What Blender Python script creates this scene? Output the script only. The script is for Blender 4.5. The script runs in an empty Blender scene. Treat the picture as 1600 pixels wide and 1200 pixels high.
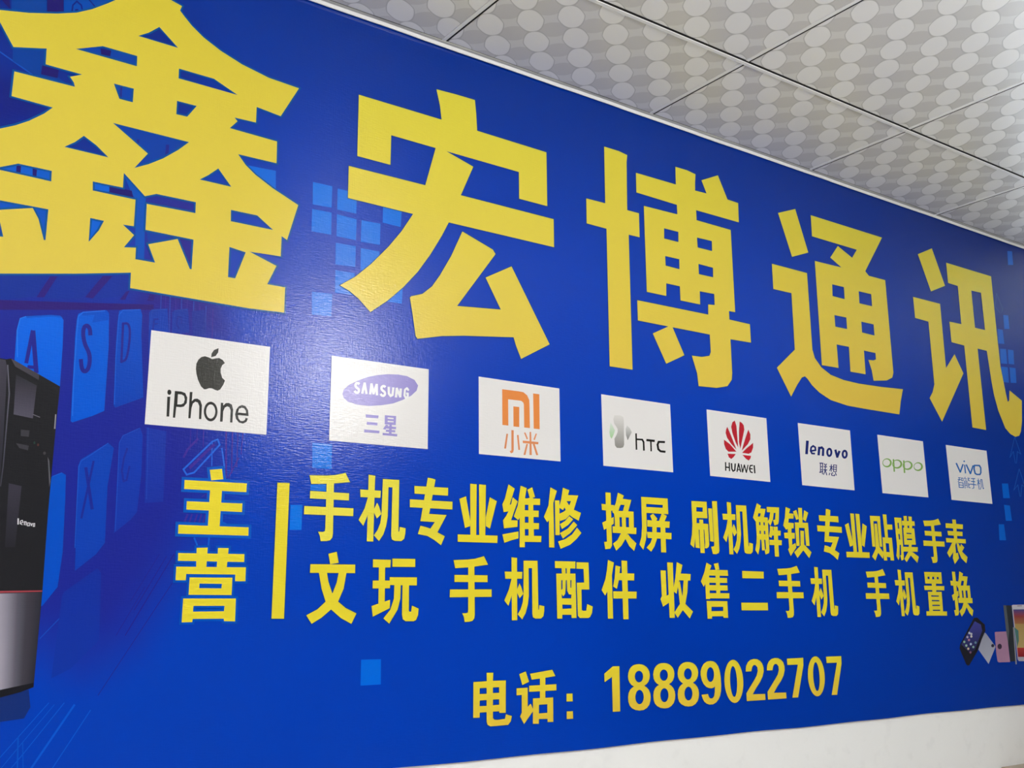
import bpy, bmesh, math, random
import numpy as np
from mathutils import Matrix, Vector
from mathutils.geometry import delaunay_2d_cdt

S = bpy.context.scene
COL = S.collection
# ---------------------------------------------------------------- camera, view, light
CEIL = 2.70                                   # height of the suspended ceiling
cam = bpy.data.cameras.new('camera')
cam.sensor_width = 36.0
cam.lens = 37.5181
cam.clip_start = 0.02
camo = bpy.data.objects.new('camera', cam)
COL.objects.link(camo)
camo.matrix_world = Matrix(((0.8133167, -0.1156582, -0.5702097, -0.6811393), (-0.5817860, -0.1724474, -0.7948503, -1.7874706), (-0.0064002, 0.9782050, -0.2075427, 1.5065933), (0.0000000, 0.0000000, 0.0000000, 1.0000000)))
S.camera = camo
S.view_settings.view_transform = 'Standard'
S.view_settings.look = 'None'
S.view_settings.gamma = 1.0
S.view_settings.use_curve_mapping = False
S.view_settings.exposure = 0.0
world = bpy.data.worlds.new('world')
S.world = world
world.use_nodes = True
bg = world.node_tree.nodes['Background']
bg.inputs[0].default_value = (0.80, 0.88, 1.0, 1)
bg.inputs[1].default_value = 6.8
LAMP_POWER = (55.0, 88.0)                             # emission strength of the two lamps
LAMPS = [(1.11, -1.94), (-1.0, -2.3)]        # centres of the two lamps; the second is added fill
random.seed(3)

# ---------------------------------------------------------------- helpers
def lin(c):
    out = []
    for v in c[:3]:
        v = v / 255.0
        out.append(v / 12.92 if v <= 0.04045 else ((v + 0.055) / 1.055) ** 2.4)
    return out

INK = 0.95                                      # white ink of the print reflects this share of what white paper would
def ink(c):
    return [min(0.92, v * INK) for v in lin(c)]

def link(o, parent=None):
    COL.objects.link(o)
    if parent is not None:
        o.parent = parent
    return o

def tag(o, label=None, cat=None, group=None, kind=None):
    if label: o['label'] = label
    if cat: o['category'] = cat
    if group: o['group'] = group
    if kind: o['kind'] = kind
    return o

def box(bm, x0, x1, y0, y1, z0, z1):
    v = [bm.verts.new(p) for p in ((x0, y0, z0), (x1, y0, z0), (x1, y1, z0), (x0, y1, z0), (x0, y0, z1), (x1, y0, z1), (x1, y1, z1), (x0, y1, z1))]
    for f in ((3, 2, 1, 0), (4, 5, 6, 7), (0, 1, 5, 4), (1, 2, 6, 5), (2, 3, 7, 6), (3, 0, 4, 7)):
        bm.faces.new([v[i] for i in f])

def mesh_obj(name, bm, mat, parent=None, smooth=False):
    me = bpy.data.meshes.new(name)
    bm.normal_update()
    bm.to_mesh(me)
    bm.free()
    me.materials.append(mat)
    if smooth:
        for p in me.polygons: p.use_smooth = True
    return link(bpy.data.objects.new(name, me), parent)

def box_obj(name, b, mat, parent=None, bevel=0.0):
    bm = bmesh.new()
    box(bm, *b)
    if bevel:
        bmesh.ops.bevel(bm, geom=bm.edges[:], offset=bevel, segments=2, affect='EDGES', profile=0.6)
    return mesh_obj(name, bm, mat, parent)

def new_mat(name):
    m = bpy.data.materials.new(name)
    m.use_nodes = True
    nt = m.node_tree
    return m, nt, nt.nodes['Principled BSDF']

def node(nt, t, **kw):
    n = nt.nodes.new(t)
    for k, v in kw.items(): setattr(n, k, v)
    return n

def math_node(nt, op, a, b=None, c=None):
    n = nt.nodes.new('ShaderNodeMath')
    n.operation = op
    for i, v in enumerate((a, b, c)):
        if v is None: continue
        if isinstance(v, (int, float)): n.inputs[i].default_value = v
        else: nt.links.new(v, n.inputs[i])
    return n.outputs[0]

# ---------------------------------------------------------------- materials
def plain(name, c, rough=0.6, noise=0.0, scale=30.0, spec=0.4, metal=0.0):
    m, nt, p = new_mat(name)
    p.inputs['Base Color'].default_value = (*lin(c), 1)
    p.inputs['Roughness'].default_value = rough
    p.inputs['Specular IOR Level'].default_value = spec
    p.inputs['Metallic'].default_value = metal
    if noise:
        g = node(nt, 'ShaderNodeNewGeometry')
        n = node(nt, 'ShaderNodeTexNoise'); n.inputs['Scale'].default_value = scale; n.inputs['Detail'].default_value = 6
        nt.links.new(g.outputs['Position'], n.inputs['Vector'])
        b = node(nt, 'ShaderNodeBump'); b.inputs['Strength'].default_value = noise; b.inputs['Distance'].default_value = 0.004
        nt.links.new(n.outputs['Fac'], b.inputs['Height']); nt.links.new(b.outputs['Normal'], p.inputs['Normal'])
    return m

def vinyl():
    # printed banner cloth: the ink colour is stored per corner, the sheen and the fine woven ribs are the cloth's
    m, nt, p = new_mat('printed_vinyl')
    a = node(nt, 'ShaderNodeVertexColor'); a.layer_name = 'Ink'
    nt.links.new(a.outputs['Color'], p.inputs['Base Color'])
    p.inputs['Roughness'].default_value = 0.175
    p.inputs['Specular IOR Level'].default_value = 0.26
    g = node(nt, 'ShaderNodeNewGeometry')
    mp = node(nt, 'ShaderNodeMapping'); mp.inputs['Scale'].default_value = (420, 1, 60)
    nt.links.new(g.outputs['Position'], mp.inputs['Vector'])
    n1 = node(nt, 'ShaderNodeTexNoise'); n1.inputs['Scale'].default_value = 1.0; n1.inputs['Detail'].default_value = 2
    nt.links.new(mp.outputs['Vector'], n1.inputs['Vector'])
    mp2 = node(nt, 'ShaderNodeMapping'); mp2.inputs['Scale'].default_value = (70, 1, 380)
    nt.links.new(g.outputs['Position'], mp2.inputs['Vector'])
    n2 = node(nt, 'ShaderNodeTexNoise'); n2.inputs['Scale'].default_value = 1.0; n2.inputs['Detail'].default_value = 2
    nt.links.new(mp2.outputs['Vector'], n2.inputs['Vector'])
    h = math_node(nt, 'MULTIPLY_ADD', n2.outputs['Fac'], 1.8, n1.outputs['Fac'])
    b = node(nt, 'ShaderNodeBump'); b.inputs['Strength'].default_value = 0.11; b.inputs['Distance'].default_value = 0.0016
    nt.links.new(h, b.inputs['Height']); nt.links.new(b.outputs['Normal'], p.inputs['Normal'])
    return m

def tile_mat():
    # printed gypsum tile: light rounded lozenges and darker ovals on a 12 cm diagonal lattice
    m, nt, p = new_mat('printed_ceiling_tile')
    g = node(nt, 'ShaderNodeNewGeometry')
    sx = node(nt, 'ShaderNodeSeparateXYZ'); nt.links.new(g.outputs['Position'], sx.inputs[0])
    x = math_node(nt, 'SUBTRACT', sx.outputs['X'], -0.01745); y = math_node(nt, 'SUBTRACT', sx.outputs['Y'], -0.00375)
    R2 = 0.70710678
    v = math_node(nt, 'MULTIPLY', math_node(nt, 'ADD', x, y), R2)            # along the chain of lozenges
    u = math_node(nt, 'MULTIPLY', math_node(nt, 'SUBTRACT', x, y), R2)
    P = 0.0600 * math.sqrt(2)
    def cell(q, off):                                                       # signed distance to the nearest lattice line
        t = math_node(nt, 'ADD', math_node(nt, 'DIVIDE', q, P), off + 0.5)
        return math_node(nt, 'MULTIPLY', math_node(nt, 'SUBTRACT', math_node(nt, 'FRACT', t), 0.5), P)
    def blob(cu, cv, au, av, eu, ev):
        a = math_node(nt, 'POWER', math_node(nt, 'DIVIDE', math_node(nt, 'ABSOLUTE', cu), au), eu)
        b = math_node(nt, 'POWER', math_node(nt, 'DIVIDE', math_node(nt, 'ABSOLUTE', cv), av), ev)
        return math_node(nt, 'ADD', a, b)
    cu, cv = cell(u, 0.0), cell(v, 0.0)
    du, dv = cell(u, 0.5), cell(v, 0.5)
    oval = blob(cu, cv, 0.0272, 0.0412, 2.5, 1.32)
    dark = blob(du, dv, 0.0430, 0.0285, 2.0, 1.05)
    def inside(d, w=0.03):
        r = node(nt, 'ShaderNodeMapRange'); r.interpolation_type = 'SMOOTHSTEP'
        r.inputs['From Min'].default_value = 1 - w; r.inputs['From Max'].default_value = 1 + w
        r.inputs['To Min'].default_value = 1; r.inputs['To Max'].default_value = 0
        nt.links.new(d, r.inputs['Value']); return r.outputs['Result']
    io, idk = inside(oval), inside(dark)
    rim = math_node(nt, 'MULTIPLY', inside(math_node(nt, 'MULTIPLY', oval, 0.84), 0.05), math_node(nt, 'SUBTRACT', 1.0, io))
    sp = node(nt, 'ShaderNodeTexNoise'); sp.inputs['Scale'].default_value = 420; sp.inputs['Detail'].default_value = 3
    nt.links.new(g.outputs['Position'], sp.inputs['Vector'])
    mp = node(nt, 'ShaderNodeMapping'); mp.inputs['Rotation'].default_value = (0, 0, math.radians(-45)); mp.inputs['Scale'].default_value = (18, 420, 1)
    nt.links.new(g.outputs['Position'], mp.inputs['Vector'])
    ln = node(nt, 'ShaderNodeTexNoise'); ln.inputs['Scale'].default_value = 1.0; ln.inputs['Detail'].default_value = 1
    nt.links.new(mp.outputs['Vector'], ln.inputs['Vector'])
    def mix(f, a, b):
        n = node(nt, 'ShaderNodeMix', data_type='RGBA')
        nt.links.new(f, n.inputs['Factor'])
        for i, q in ((6, a), (7, b)):
            if isinstance(q, tuple): n.inputs[i].default_value = (*lin(q), 1)
            else: nt.links.new(q, n.inputs[i])
        return n.outputs[2]
    c = mix(idk, (226, 226, 222), (211, 210, 206))
    c = mix(rim, c, (198, 198, 194))
    c = mix(io, c, (242, 242, 239))
    nt.links.new(c, p.inputs['Base Color'])
    rg = math_node(nt, 'MULTIPLY_ADD', io, 0.10, 0.30)
    nt.links.new(rg, p.inputs['Roughness'])
    p.inputs['Specular IOR Level'].default_value = 0.5
    hh = math_node(nt, 'ADD', math_node(nt, 'MULTIPLY', sp.outputs['Fac'], math_node(nt, 'MULTIPLY_ADD', io, 1.0, 0.0)), math_node(nt, 'MULTIPLY', ln.outputs['Fac'], math_node(nt, 'SUBTRACT', 1.0, io)))
    b = node(nt, 'ShaderNodeBump'); b.inputs['Strength'].default_value = 0.10; b.inputs['Distance'].default_value = 0.0006
    nt.links.new(hh, b.inputs['Height']); nt.links.new(b.outputs['Normal'], p.inputs['Normal'])
    return m

def wall_paint():
    m, nt, p = new_mat('white_wall_paint')
    g = node(nt, 'ShaderNodeNewGeometry')
    n = node(nt, 'ShaderNodeTexNoise'); n.inputs['Scale'].default_value = 22; n.inputs['Detail'].default_value = 5
    nt.links.new(g.outputs['Position'], n.inputs['Vector'])
    r = node(nt, 'ShaderNodeValToRGB')
    r.color_ramp.elements[0].position = 0.30; r.color_ramp.elements[0].color = (*lin((242, 242, 240)), 1)
    r.color_ramp.elements[1].position = 0.42; r.color_ramp.elements[1].color = (*lin((246, 246, 244)), 1)
    nt.links.new(n.outputs['Fac'], r.inputs['Fac']); nt.links.new(r.outputs['Color'], p.inputs['Base Color'])
    p.inputs['Roughness'].default_value = 0.55
    b = node(nt, 'ShaderNodeBump'); b.inputs['Strength'].default_value = 0.05; b.inputs['Distance'].default_value = 0.002
    nt.links.new(n.outputs['Fac'], b.inputs['Height']); nt.links.new(b.outputs['Normal'], p.inputs['Normal'])
    return m

def wood_mat():
    m, nt, p = new_mat('pale_wood')
    g = node(nt, 'ShaderNodeNewGeometry')
    mp = node(nt, 'ShaderNodeMapping'); mp.inputs['Scale'].default_value = (3, 60, 60)
    nt.links.new(g.outputs['Position'], mp.inputs['Vector'])
    n = node(nt, 'ShaderNodeTexNoise'); n.inputs['Scale'].default_value = 1.0; n.inputs['Detail'].default_value = 5
    nt.links.new(mp.outputs['Vector'], n.inputs['Vector'])
    r = node(nt, 'ShaderNodeValToRGB')
    r.color_ramp.elements[0].color = (*lin((150, 132, 112)), 1); r.color_ramp.elements[1].color = (*lin((186, 170, 148)), 1)
    nt.links.new(n.outputs['Fac'], r.inputs['Fac']); nt.links.new(r.outputs['Color'], p.inputs['Base Color'])
    p.inputs['Roughness'].default_value = 0.45
    return m

def floor_mat():
    m, nt, p = new_mat('floor_tiles')
    g = node(nt, 'ShaderNodeNewGeometry')
    n = node(nt, 'ShaderNodeTexBrick'); n.offset = 0.0
    n.inputs['Scale'].default_value = 1.0; n.inputs['Brick Width'].default_value = 0.8; n.inputs['Row Height'].default_value = 0.8; n.inputs['Mortar Size'].default_value = 0.003
    n.inputs['Color1'].default_value = (*lin((228, 225, 219)), 1); n.inputs['Color2'].default_value = (*lin((232, 229, 223)), 1); n.inputs['Mortar'].default_value = (*lin((140, 136, 130)), 1)
    nt.links.new(g.outputs['Position'], n.inputs['Vector']); nt.links.new(n.outputs['Color'], p.inputs['Base Color'])
    p.inputs['Roughness'].default_value = 0.3
    return m

def glow_mat(power):
    m, nt, p = new_mat('lamp_diffuser')
    p.inputs['Base Color'].default_value = (0.9, 0.9, 0.9, 1)
    p.inputs['Emission Color'].default_value = (1.0, 0.99, 0.985, 1)
    p.inputs['Emission Strength'].default_value = power
    return m

VINYL, TILE, PAINT, WOOD, FLOOR, GLOW = vinyl(), tile_mat(), wall_paint(), wood_mat(), floor_mat(), [glow_mat(p) for p in LAMP_POWER]
METAL = plain('grid_metal', (240, 240, 238), 0.35, spec=0.5)
PLENUM = plain('dark_plenum', (14, 14, 15), 0.9)
TRIM = plain('white_plastic_trim', (242, 242, 240), 0.28, noise=0.25, scale=14, spec=0.5)
FRAME = plain('white_lamp_frame', (230, 230, 230), 0.4)

# ---------------------------------------------------------------- room
X0, X1, YB = -3.2, 5.2, -5.2
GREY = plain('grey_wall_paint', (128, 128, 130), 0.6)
tag(box_obj('floor', (X0, X1, YB, 0.006, -0.05, 0.0), FLOOR), kind='structure')
tag(box_obj('wall_left', (X0 - 0.1, X0, YB, 0.12, 0.0, CEIL + 0.10), PAINT), kind='structure')
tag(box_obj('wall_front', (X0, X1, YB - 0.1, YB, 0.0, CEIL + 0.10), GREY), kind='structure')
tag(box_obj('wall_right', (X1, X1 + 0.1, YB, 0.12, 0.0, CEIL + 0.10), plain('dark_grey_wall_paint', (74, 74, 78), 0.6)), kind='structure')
# the wall that carries the banner; past the right end of the banner a tall shop window lets the daylight in
WX0, WX1, WZ0, WZ1 = 2.90, 4.60, 1.15, 2.62
bm = bmesh.new()
box(bm, X0, WX0, 0.006, 0.12, 0, CEIL + 0.1); box(bm, WX1, X1, 0.006, 0.12, 0, CEIL + 0.1)
box(bm, WX0, WX1, 0.006, 0.12, 0, WZ0); box(bm, WX0, WX1, 0.006, 0.12, WZ1, CEIL + 0.1)
tag(mesh_obj('wall_back', bm, PAINT), kind='structure')
bm = bmesh.new()
for q in ((WX0, WX0 + .04, WZ0, WZ1), (WX1 - .04, WX1, WZ0, WZ1), (WX0 + .04, WX1 - .04, WZ0, WZ0 + .04), (WX0 + .04, WX1 - .04, WZ1 - .04, WZ1), (3.73, 3.77, WZ0 + .04, WZ1 - .04)):
    box(bm, q[0], q[1], 0.04, 0.09, q[2], q[3])
win = tag(mesh_obj('window_1', bm, FRAME), kind='structure')
gm = bpy.data.materials.new('clear_glass'); gm.use_nodes = True
nt = gm.node_tree; nt.nodes.clear()
mx = node(nt, 'ShaderNodeMixShader'); mx.inputs[0].default_value = 0.06; tr = node(nt, 'ShaderNodeBsdfTransparent'); gl = node(nt, 'ShaderNodeBsdfGlossy'); gl.inputs['Roughness'].default_value = 0.02
tr.inputs['Color'].default_value = (0.95, 0.97, 0.96, 1)
out = node(nt, 'ShaderNodeOutputMaterial')
nt.links.new(tr.outputs[0], mx.inputs[1]); nt.links.new(gl.outputs[0], mx.inputs[2]); nt.links.new(mx.outputs[0], out.inputs['Surface'])
for a, b in ((WX0 + .04, 3.73), (3.77, WX1 - .04)):
    box_obj('pane', (a, b, 0.062, 0.068, WZ0 + .04, WZ1 - .04), gm, win)

# suspended ceiling: dark void, printed tiles, metal bars, all one structure with parts
ceiling = tag(box_obj('ceiling', (X0, X1, YB, 0.006, CEIL + 0.06, CEIL + 0.10), PLENUM), kind='structure')
TX, TY, T = 1.02150, -0.32189, 0.6
xs = [TX + T * i for i in range(-8, 7)]; xs = [x for x in xs if X0 + 0.05 < x < X1 - 0.05]
ys = [TY - T * j for j in range(0, 9)]; ys = [y for y in ys if y > YB + 0.05]
ex = [X0] + xs + [X1]; ey = [0.0] + ys + [YB]
for i in range(len(ex) - 1):
    for j in range(len(ey) - 1):
        a, b = ex[i], ex[i + 1]; c, d = ey[j + 1], ey[j]
        a += 0.0045 if i > 0 else 0.0
        b -= 0.0105 if i < len(ex) - 2 else 0.0
        c += 0.0090 if j < len(ey) - 2 else 0.0
        d -= 0.0065 if j > 0 else 0.0
        if j == 0: d = -0.001
        box_obj('ceiling_tile', (a, b, c, d, CEIL, CEIL + 0.020), TILE, ceiling, 0.0010)
BLACK = plain('black_groove', (12, 12, 13), 0.8)
for y in ys:
    o = box_obj('grid_bar', (X0, X1, y - 0.0012, y + 0.0085, CEIL - 0.0022, CEIL + 0.03), METAL, ceiling, 0.0008)
    box_obj('groove', (X0, X1, y - 0.0058, y - 0.0013, CEIL - 0.0006, CEIL + 0.02), BLACK, o)
for x in xs:
    for j in range(len(ey) - 1):
        c, d = ey[j + 1] + 0.0095, ey[j] - 0.0065 if j else -0.002
        o = box_obj('cross_bar', (x - 0.0100, x - 0.0009, c, d, CEIL - 0.0010, CEIL + 0.03), METAL, ceiling, 0.0006)
        box_obj('groove', (x - 0.0008, x + 0.0036, c, d, CEIL - 0.0004, CEIL + 0.02), BLACK, o)

# white plastic edge strip between the banner and the ceiling, slightly wavy
bm = bmesh.new()
N = 160
prof = [(-0.0160, -0.0004), (-0.0154, -0.0014), (-0.0110, -0.0014), (-0.0085, -0.0022), (-0.0055, -0.0062), (-0.0042, -0.0078), (-0.0030, -0.0080), (-0.0030, 0.0040)]
rows = []
for i in range(N + 1):
    x = X0 + (X1 - X0) * i / N
    w = 0.0006 * math.sin(x * 9.3) + 0.0005 * math.sin(x * 23.0 + 1.0) + random.uniform(-0.0003, 0.0003)
    rows.append([bm.verts.new((x, y + w * 0.6, CEIL + z + w * (1.0 if 0 < k < 7 else 0.0))) for k, (y, z) in enumerate(prof)])
for a, b in zip(rows, rows[1:]):
    for k in range(len(prof) - 1): bm.faces.new((a[k], b[k], b[k + 1], a[k + 1]))
bmesh.ops.recalc_face_normals(bm, faces=bm.faces[:])
trim = tag(mesh_obj('trim_1', bm, TRIM), kind='structure')
trim.data.materials.append(plain('shaded_flange', (176, 176, 171), 0.4, noise=0.2, scale=18))  # underside of the white strip greyed, its shade put into the colour
for p in trim.data.polygons:
    p.use_smooth = p.index % (len(prof) - 1) not in (2, 3)
    p.material_index = 1 if p.index % (len(prof) - 1) < 3 else 0
box_obj('seam', (X0, X1, -0.0170, -0.0159, CEIL - 0.0005, CEIL + 0.004), BLACK, trim)

# round white globes on short rods; the second is unseen, added to light the left
LZ, LR = 0.28, 0.15
for i, (lx, ly) in enumerate(LAMPS):
    e = link(bpy.data.objects.new('globe_lamp', None)); e.location = (lx, ly, CEIL)
    tag(e, ['round white globe lamp hanging over the right half of the shop', 'added unseen globe lamp that lights the left half of the shop'][i], 'ceiling lamp', 'globe lamps below the ceiling')
    bm = bmesh.new(); bmesh.ops.create_cone(bm, cap_ends=True, segments=32, radius1=0.055, radius2=0.065, depth=0.03, matrix=Matrix.Translation((0, 0, -0.015)))
    mesh_obj('canopy', bm, FRAME, e)
    bm = bmesh.new(); bmesh.ops.create_cone(bm, cap_ends=True, segments=16, radius1=0.012, radius2=0.012, depth=0.12, matrix=Matrix.Translation((0, 0, -0.085)))
    mesh_obj('rod', bm, FRAME, e)
    bm = bmesh.new(); bmesh.ops.create_uvsphere(bm, u_segments=40, v_segments=24, radius=LR, matrix=Matrix.Translation((0, 0, -LZ)))
    mesh_obj('globe', bm, GLOW[i], e, smooth=True)

# wooden counter that stands against the wall under the right end of the banner
ctr = link(bpy.data.objects.new('wooden_counter', None)); ctr.location = (2.83, -0.20, 0)
tag(ctr, 'pale wooden counter against the white wall below the right end of the blue banner', 'counter')
box_obj('counter_top', (-.53, .9, -.20, .20, 1.039, 1.063), WOOD, ctr, 0.003)
box_obj('counter_body', (-.50, .88, -.17, .20, 0.06, 1.039), WOOD, ctr, 0.002)
box_obj('plinth', (-.48, .86, -.14, .19, 0.0, 0.06), PLENUM, ctr)

# ---------------------------------------------------------------- the printed banner
def inside_poly(px, pz, poly):
    c = np.zeros(px.shape, bool); d = np.full(px.shape, 1e9)
    n = len(poly)
    for i in range(n):
        x1, z1 = poly[i - 1]; x2, z2 = poly[i]
        if z1 != z2:
            c ^= ((z1 > pz) != (z2 > pz)) & (px < (x2 - x1) * (pz - z1) / (z2 - z1) + x1)
        dx, dz = x2 - x1, z2 - z1
        t = np.clip(((px - x1) * dx + (pz - z1) * dz) / (dx * dx + dz * dz + 1e-12), 0, 1)
        d = np.minimum(d, np.hypot(px - x1 - t * dx, pz - z1 - t * dz))
    return np.where(c, d, -d)

# soft colour areas, darker blue towards the top and right, then the printed keys: outline (mm), softness (m), ink, strength
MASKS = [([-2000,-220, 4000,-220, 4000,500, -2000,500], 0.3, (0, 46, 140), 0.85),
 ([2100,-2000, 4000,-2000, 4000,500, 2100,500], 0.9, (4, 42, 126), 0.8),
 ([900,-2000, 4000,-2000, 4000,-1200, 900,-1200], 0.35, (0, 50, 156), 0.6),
 ([-525,-717, -339,-669, -155,-661, -53,-665, -23,-754, -15,-902, -34,-1015, -95,-1139, -154,-1236, -225,-1273, -294,-1233, -475,-1229], 0.075, (30, 34, 142), 0.88),
 ([-186,-479, -85,-456, -56,-606, -25,-708, -179,-697], 0.045, (46, 28, 130), 0.8),
 ([-622,-177, -273,-41, -117,-138, -71,-328, -194,-469, -583,-561], 0.09, (6, 36, 136), 0.75),
 ([-517,-351, -405,-326, -344,-362, -371,-404, -507,-452], 0.03, (14, 26, 128), 0.8)]
BASE = (0, 60, 182)

def colour_layer(me, cols):
    a = me.color_attributes.new('Ink', 'FLOAT_COLOR', 'CORNER')
    a.data.foreach_set('color', np.asarray(cols, np.float32).ravel())

BX0, BX1, BZ0, BZ1 = -0.95, 2.80, CEIL - 1.4735, CEIL + 0.004
gx = np.concatenate([np.arange(BX0, 0.62, 0.008), np.linspace(0.62, BX1, 200)])
gz = np.concatenate([np.linspace(BZ0, CEIL - 0.040, 180), np.arange(CEIL - 0.039, CEIL + 0.0005, 0.0007), [BZ1]])
PX, PZ = np.meshgrid(gx, gz)
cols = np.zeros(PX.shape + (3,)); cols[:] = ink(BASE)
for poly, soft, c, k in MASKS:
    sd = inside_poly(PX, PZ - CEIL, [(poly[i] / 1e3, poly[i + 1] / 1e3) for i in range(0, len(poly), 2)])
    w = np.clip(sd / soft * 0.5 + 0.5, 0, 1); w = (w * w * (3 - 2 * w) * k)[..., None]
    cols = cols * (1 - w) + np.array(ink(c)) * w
nx, nz = len(gx), len(gz)
edge = 0.0008 * np.sin(gx * 7.0) + 0.0006 * np.sin(gx * 19.0 + 2)        # the lower hem is not quite straight
crease = 0.0022 * np.exp(-((PZ - (CEIL - 0.0117)) / 0.0016) ** 2) * np.clip((0.80 - PX) / 0.45, 0, 1)   # a fold along the top edge
Zg = PZ.copy(); Zg[0, :] += edge
verts = np.stack([PX, -crease, Zg], -1).reshape(-1, 3)
I = np.arange(nx * nz).reshape(nz, nx)
quads = np.stack([I[:-1, :-1], I[:-1, 1:], I[1:, 1:], I[1:, :-1]], -1).reshape(-1, 4)
me = bpy.data.meshes.new('shop_banner')
me.from_pydata(verts.tolist(), [], quads.tolist())
me.materials.append(VINYL)
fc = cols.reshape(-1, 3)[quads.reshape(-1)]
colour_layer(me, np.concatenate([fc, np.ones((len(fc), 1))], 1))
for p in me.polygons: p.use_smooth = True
banner = link(bpy.data.objects.new('shop_banner', me))
tag(banner, 'large blue printed vinyl banner with yellow lettering covering the wall up to the ceiling', 'banner')
hem = box_obj('backing', (BX0, BX1, 0.0004, 0.0055, BZ0 + 0.002, CEIL + 0.003), plain('banner_back', (225, 225, 225), 0.7), banner)
hem['label'] = 'white backing cloth'

def offset_ring(c, d):
    # the contour moved to its outer side by d (outer side chosen by the sign of d and the winding)
    n = len(c); out = []
    for i in range(n):
        a, b, e = Vector(c[i - 1]), Vector(c[i]), Vector(c[(i + 1) % n])
        d1, d2 = (b - a), (e - b)
        if d1.length < 1e-9 or d2.length < 1e-9:
            out.append(tuple(b)); continue
        d1.normalize(); d2.normalize()
        n1, n2 = Vector((d1.y, -d1.x)), Vector((d2.y, -d2.x))
        m = n1 + n2
        q = m.length_squared
        m = n1 * 1.0 if q < 0.25 else m * (2.0 / q)
        if m.length > 2.0: m = m.normalized() * 2.0
        out.append((b.x + m.x * d, b.y + m.y * d))
    return out

def area(c):
    return 0.5 * sum(c[i - 1][0] * c[i][1] - c[i][0] * c[i - 1][1] for i in range(len(c)))

def winding(P, lp):
    """Non-zero winding test of points against one contour."""
    w = np.zeros(len(P), int)
    L = np.asarray(lp)
    for (x1, z1), (x2, z2) in zip(np.roll(L, 1, 0), L):
        s = (x2 - x1) * (P[:, 1] - z1) - (P[:, 0] - x1) * (z2 - z1)
        w += ((z1 <= P[:, 1]) & (z2 > P[:, 1]) & (s > 0)).astype(int) - ((z1 > P[:, 1]) & (z2 <= P[:, 1]) & (s < 0)).astype(int)
    return w != 0

def merge_shapes(shapes):
    """Union of outlines (each an outer contour followed by its holes): points and triangles."""
    V, E = [], []
    for loops in shapes:
        for lp in loops:
            n = len(V); m = len(lp)
            V += [Vector(p) for p in lp]
            E += [(n + i, n + (i + 1) % m) for i in range(m)]
    ov, oe, of, _, _, _ = delaunay_2d_cdt(V, E, [], 0, 1e-6, False)
    ov = [tuple(p) for p in ov]
    P = np.array([[sum(ov[i][k] for i in t) / len(t) for k in (0, 1)] for t in of])
    ins = np.zeros(len(of), bool)
    for loops in shapes:
        s = winding(P, loops[0])
        for h in loops[1:]: s &= ~winding(P, h)
        ins |= s
    keep = []
    for t, k in zip(of, ins):
        ar = area([ov[i] for i in t])
        if k and abs(ar) > 1e-11: keep.append(list(t) if ar > 0 else list(t)[::-1])
    return ov, keep

def boundary_loops(T):
    nxt = {}
    E = set()
    for t in T:
        for i in range(len(t)): E.add((t[i - 1], t[i]))
    for a, b in E:
        if (b, a) not in E: nxt.setdefault(a, []).append(b)
    loops = []
    while nxt:
        a = next(iter(nxt)); lp = [a]
        while True:
            l = nxt[lp[-1]]; b = l.pop()
            if not l: del nxt[lp[-1]]
            if b == a or b not in nxt: break
            lp.append(b)
        if len(lp) > 2: loops.append(lp)
    return loops

def print_part(name, parent, y, top, bot, shapes, halo=0, hc=None, cols=None, label=None):
    """One printed shape: flat ink on the cloth, a fraction of a millimetre proud of it."""
    V, F, C = [], [], []
    if cols:                                             # a strip whose corners carry their own inks
        for s, cc in zip(shapes, cols):
            n = len(V); V += [(p[0], y, p[1]) for p in s[0]]
            q = [0, 1, 2, 3] if area(s[0]) > 0 else [3, 2, 1, 0]
            F.append([n + i for i in q]); C += [list(ink(cc[i])) + [1.0] for i in q]
    else:
        pts, tris = merge_shapes(shapes)
        zs = [pts[i][1] for t in tris for i in t]
        z0, z1 = min(zs), max(zs)
        ct, cb = np.array(ink(top)), np.array(ink(bot))
        V = [(p[0], y, p[1]) for p in pts]; F = list(tris)
        for t in tris:
            for i in t:
                k = (pts[i][1] - z0) / max(1e-6, z1 - z0)
                C.append(list(cb + (ct - cb) * k) + [1.0])
        if halo:                                         # the thin printed outline lies behind the letter
            hcol = list(ink(hc)) + [1.0]
            rib = []
            for lp in boundary_loops(tris):
                lp = [pts[i] for i in lp]
                off = offset_ring(lp, halo / 1000.0)
                for i in range(len(lp)):
                    j = (i + 1) % len(lp)
                    q = [lp[i], lp[j], off[j], off[i]]
                    if abs(area(q)) > 1e-10: rib.append([q])
            hp, ht = merge_shapes(rib)
            n = len(V); V += [(p[0], y + 0.00002, p[1]) for p in hp]
            F += [[n + i for i in t] for t in ht]
            C += [hcol] * sum(len(t) for t in ht)
    me = bpy.data.meshes.new(name)
    me.from_pydata(V, [], F)
    me.materials.append(VINYL)
    colour_layer(me, C)
    o = link(bpy.data.objects.new(name, me), parent)
    if label: o['label'] = label
    return o

def unpack(shapes):
    return [[[(l[i] / 1e4, l[i + 1] / 1e4 + CEIL) for i in range(0, len(l), 2)] for l in s] for s in shapes]

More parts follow.
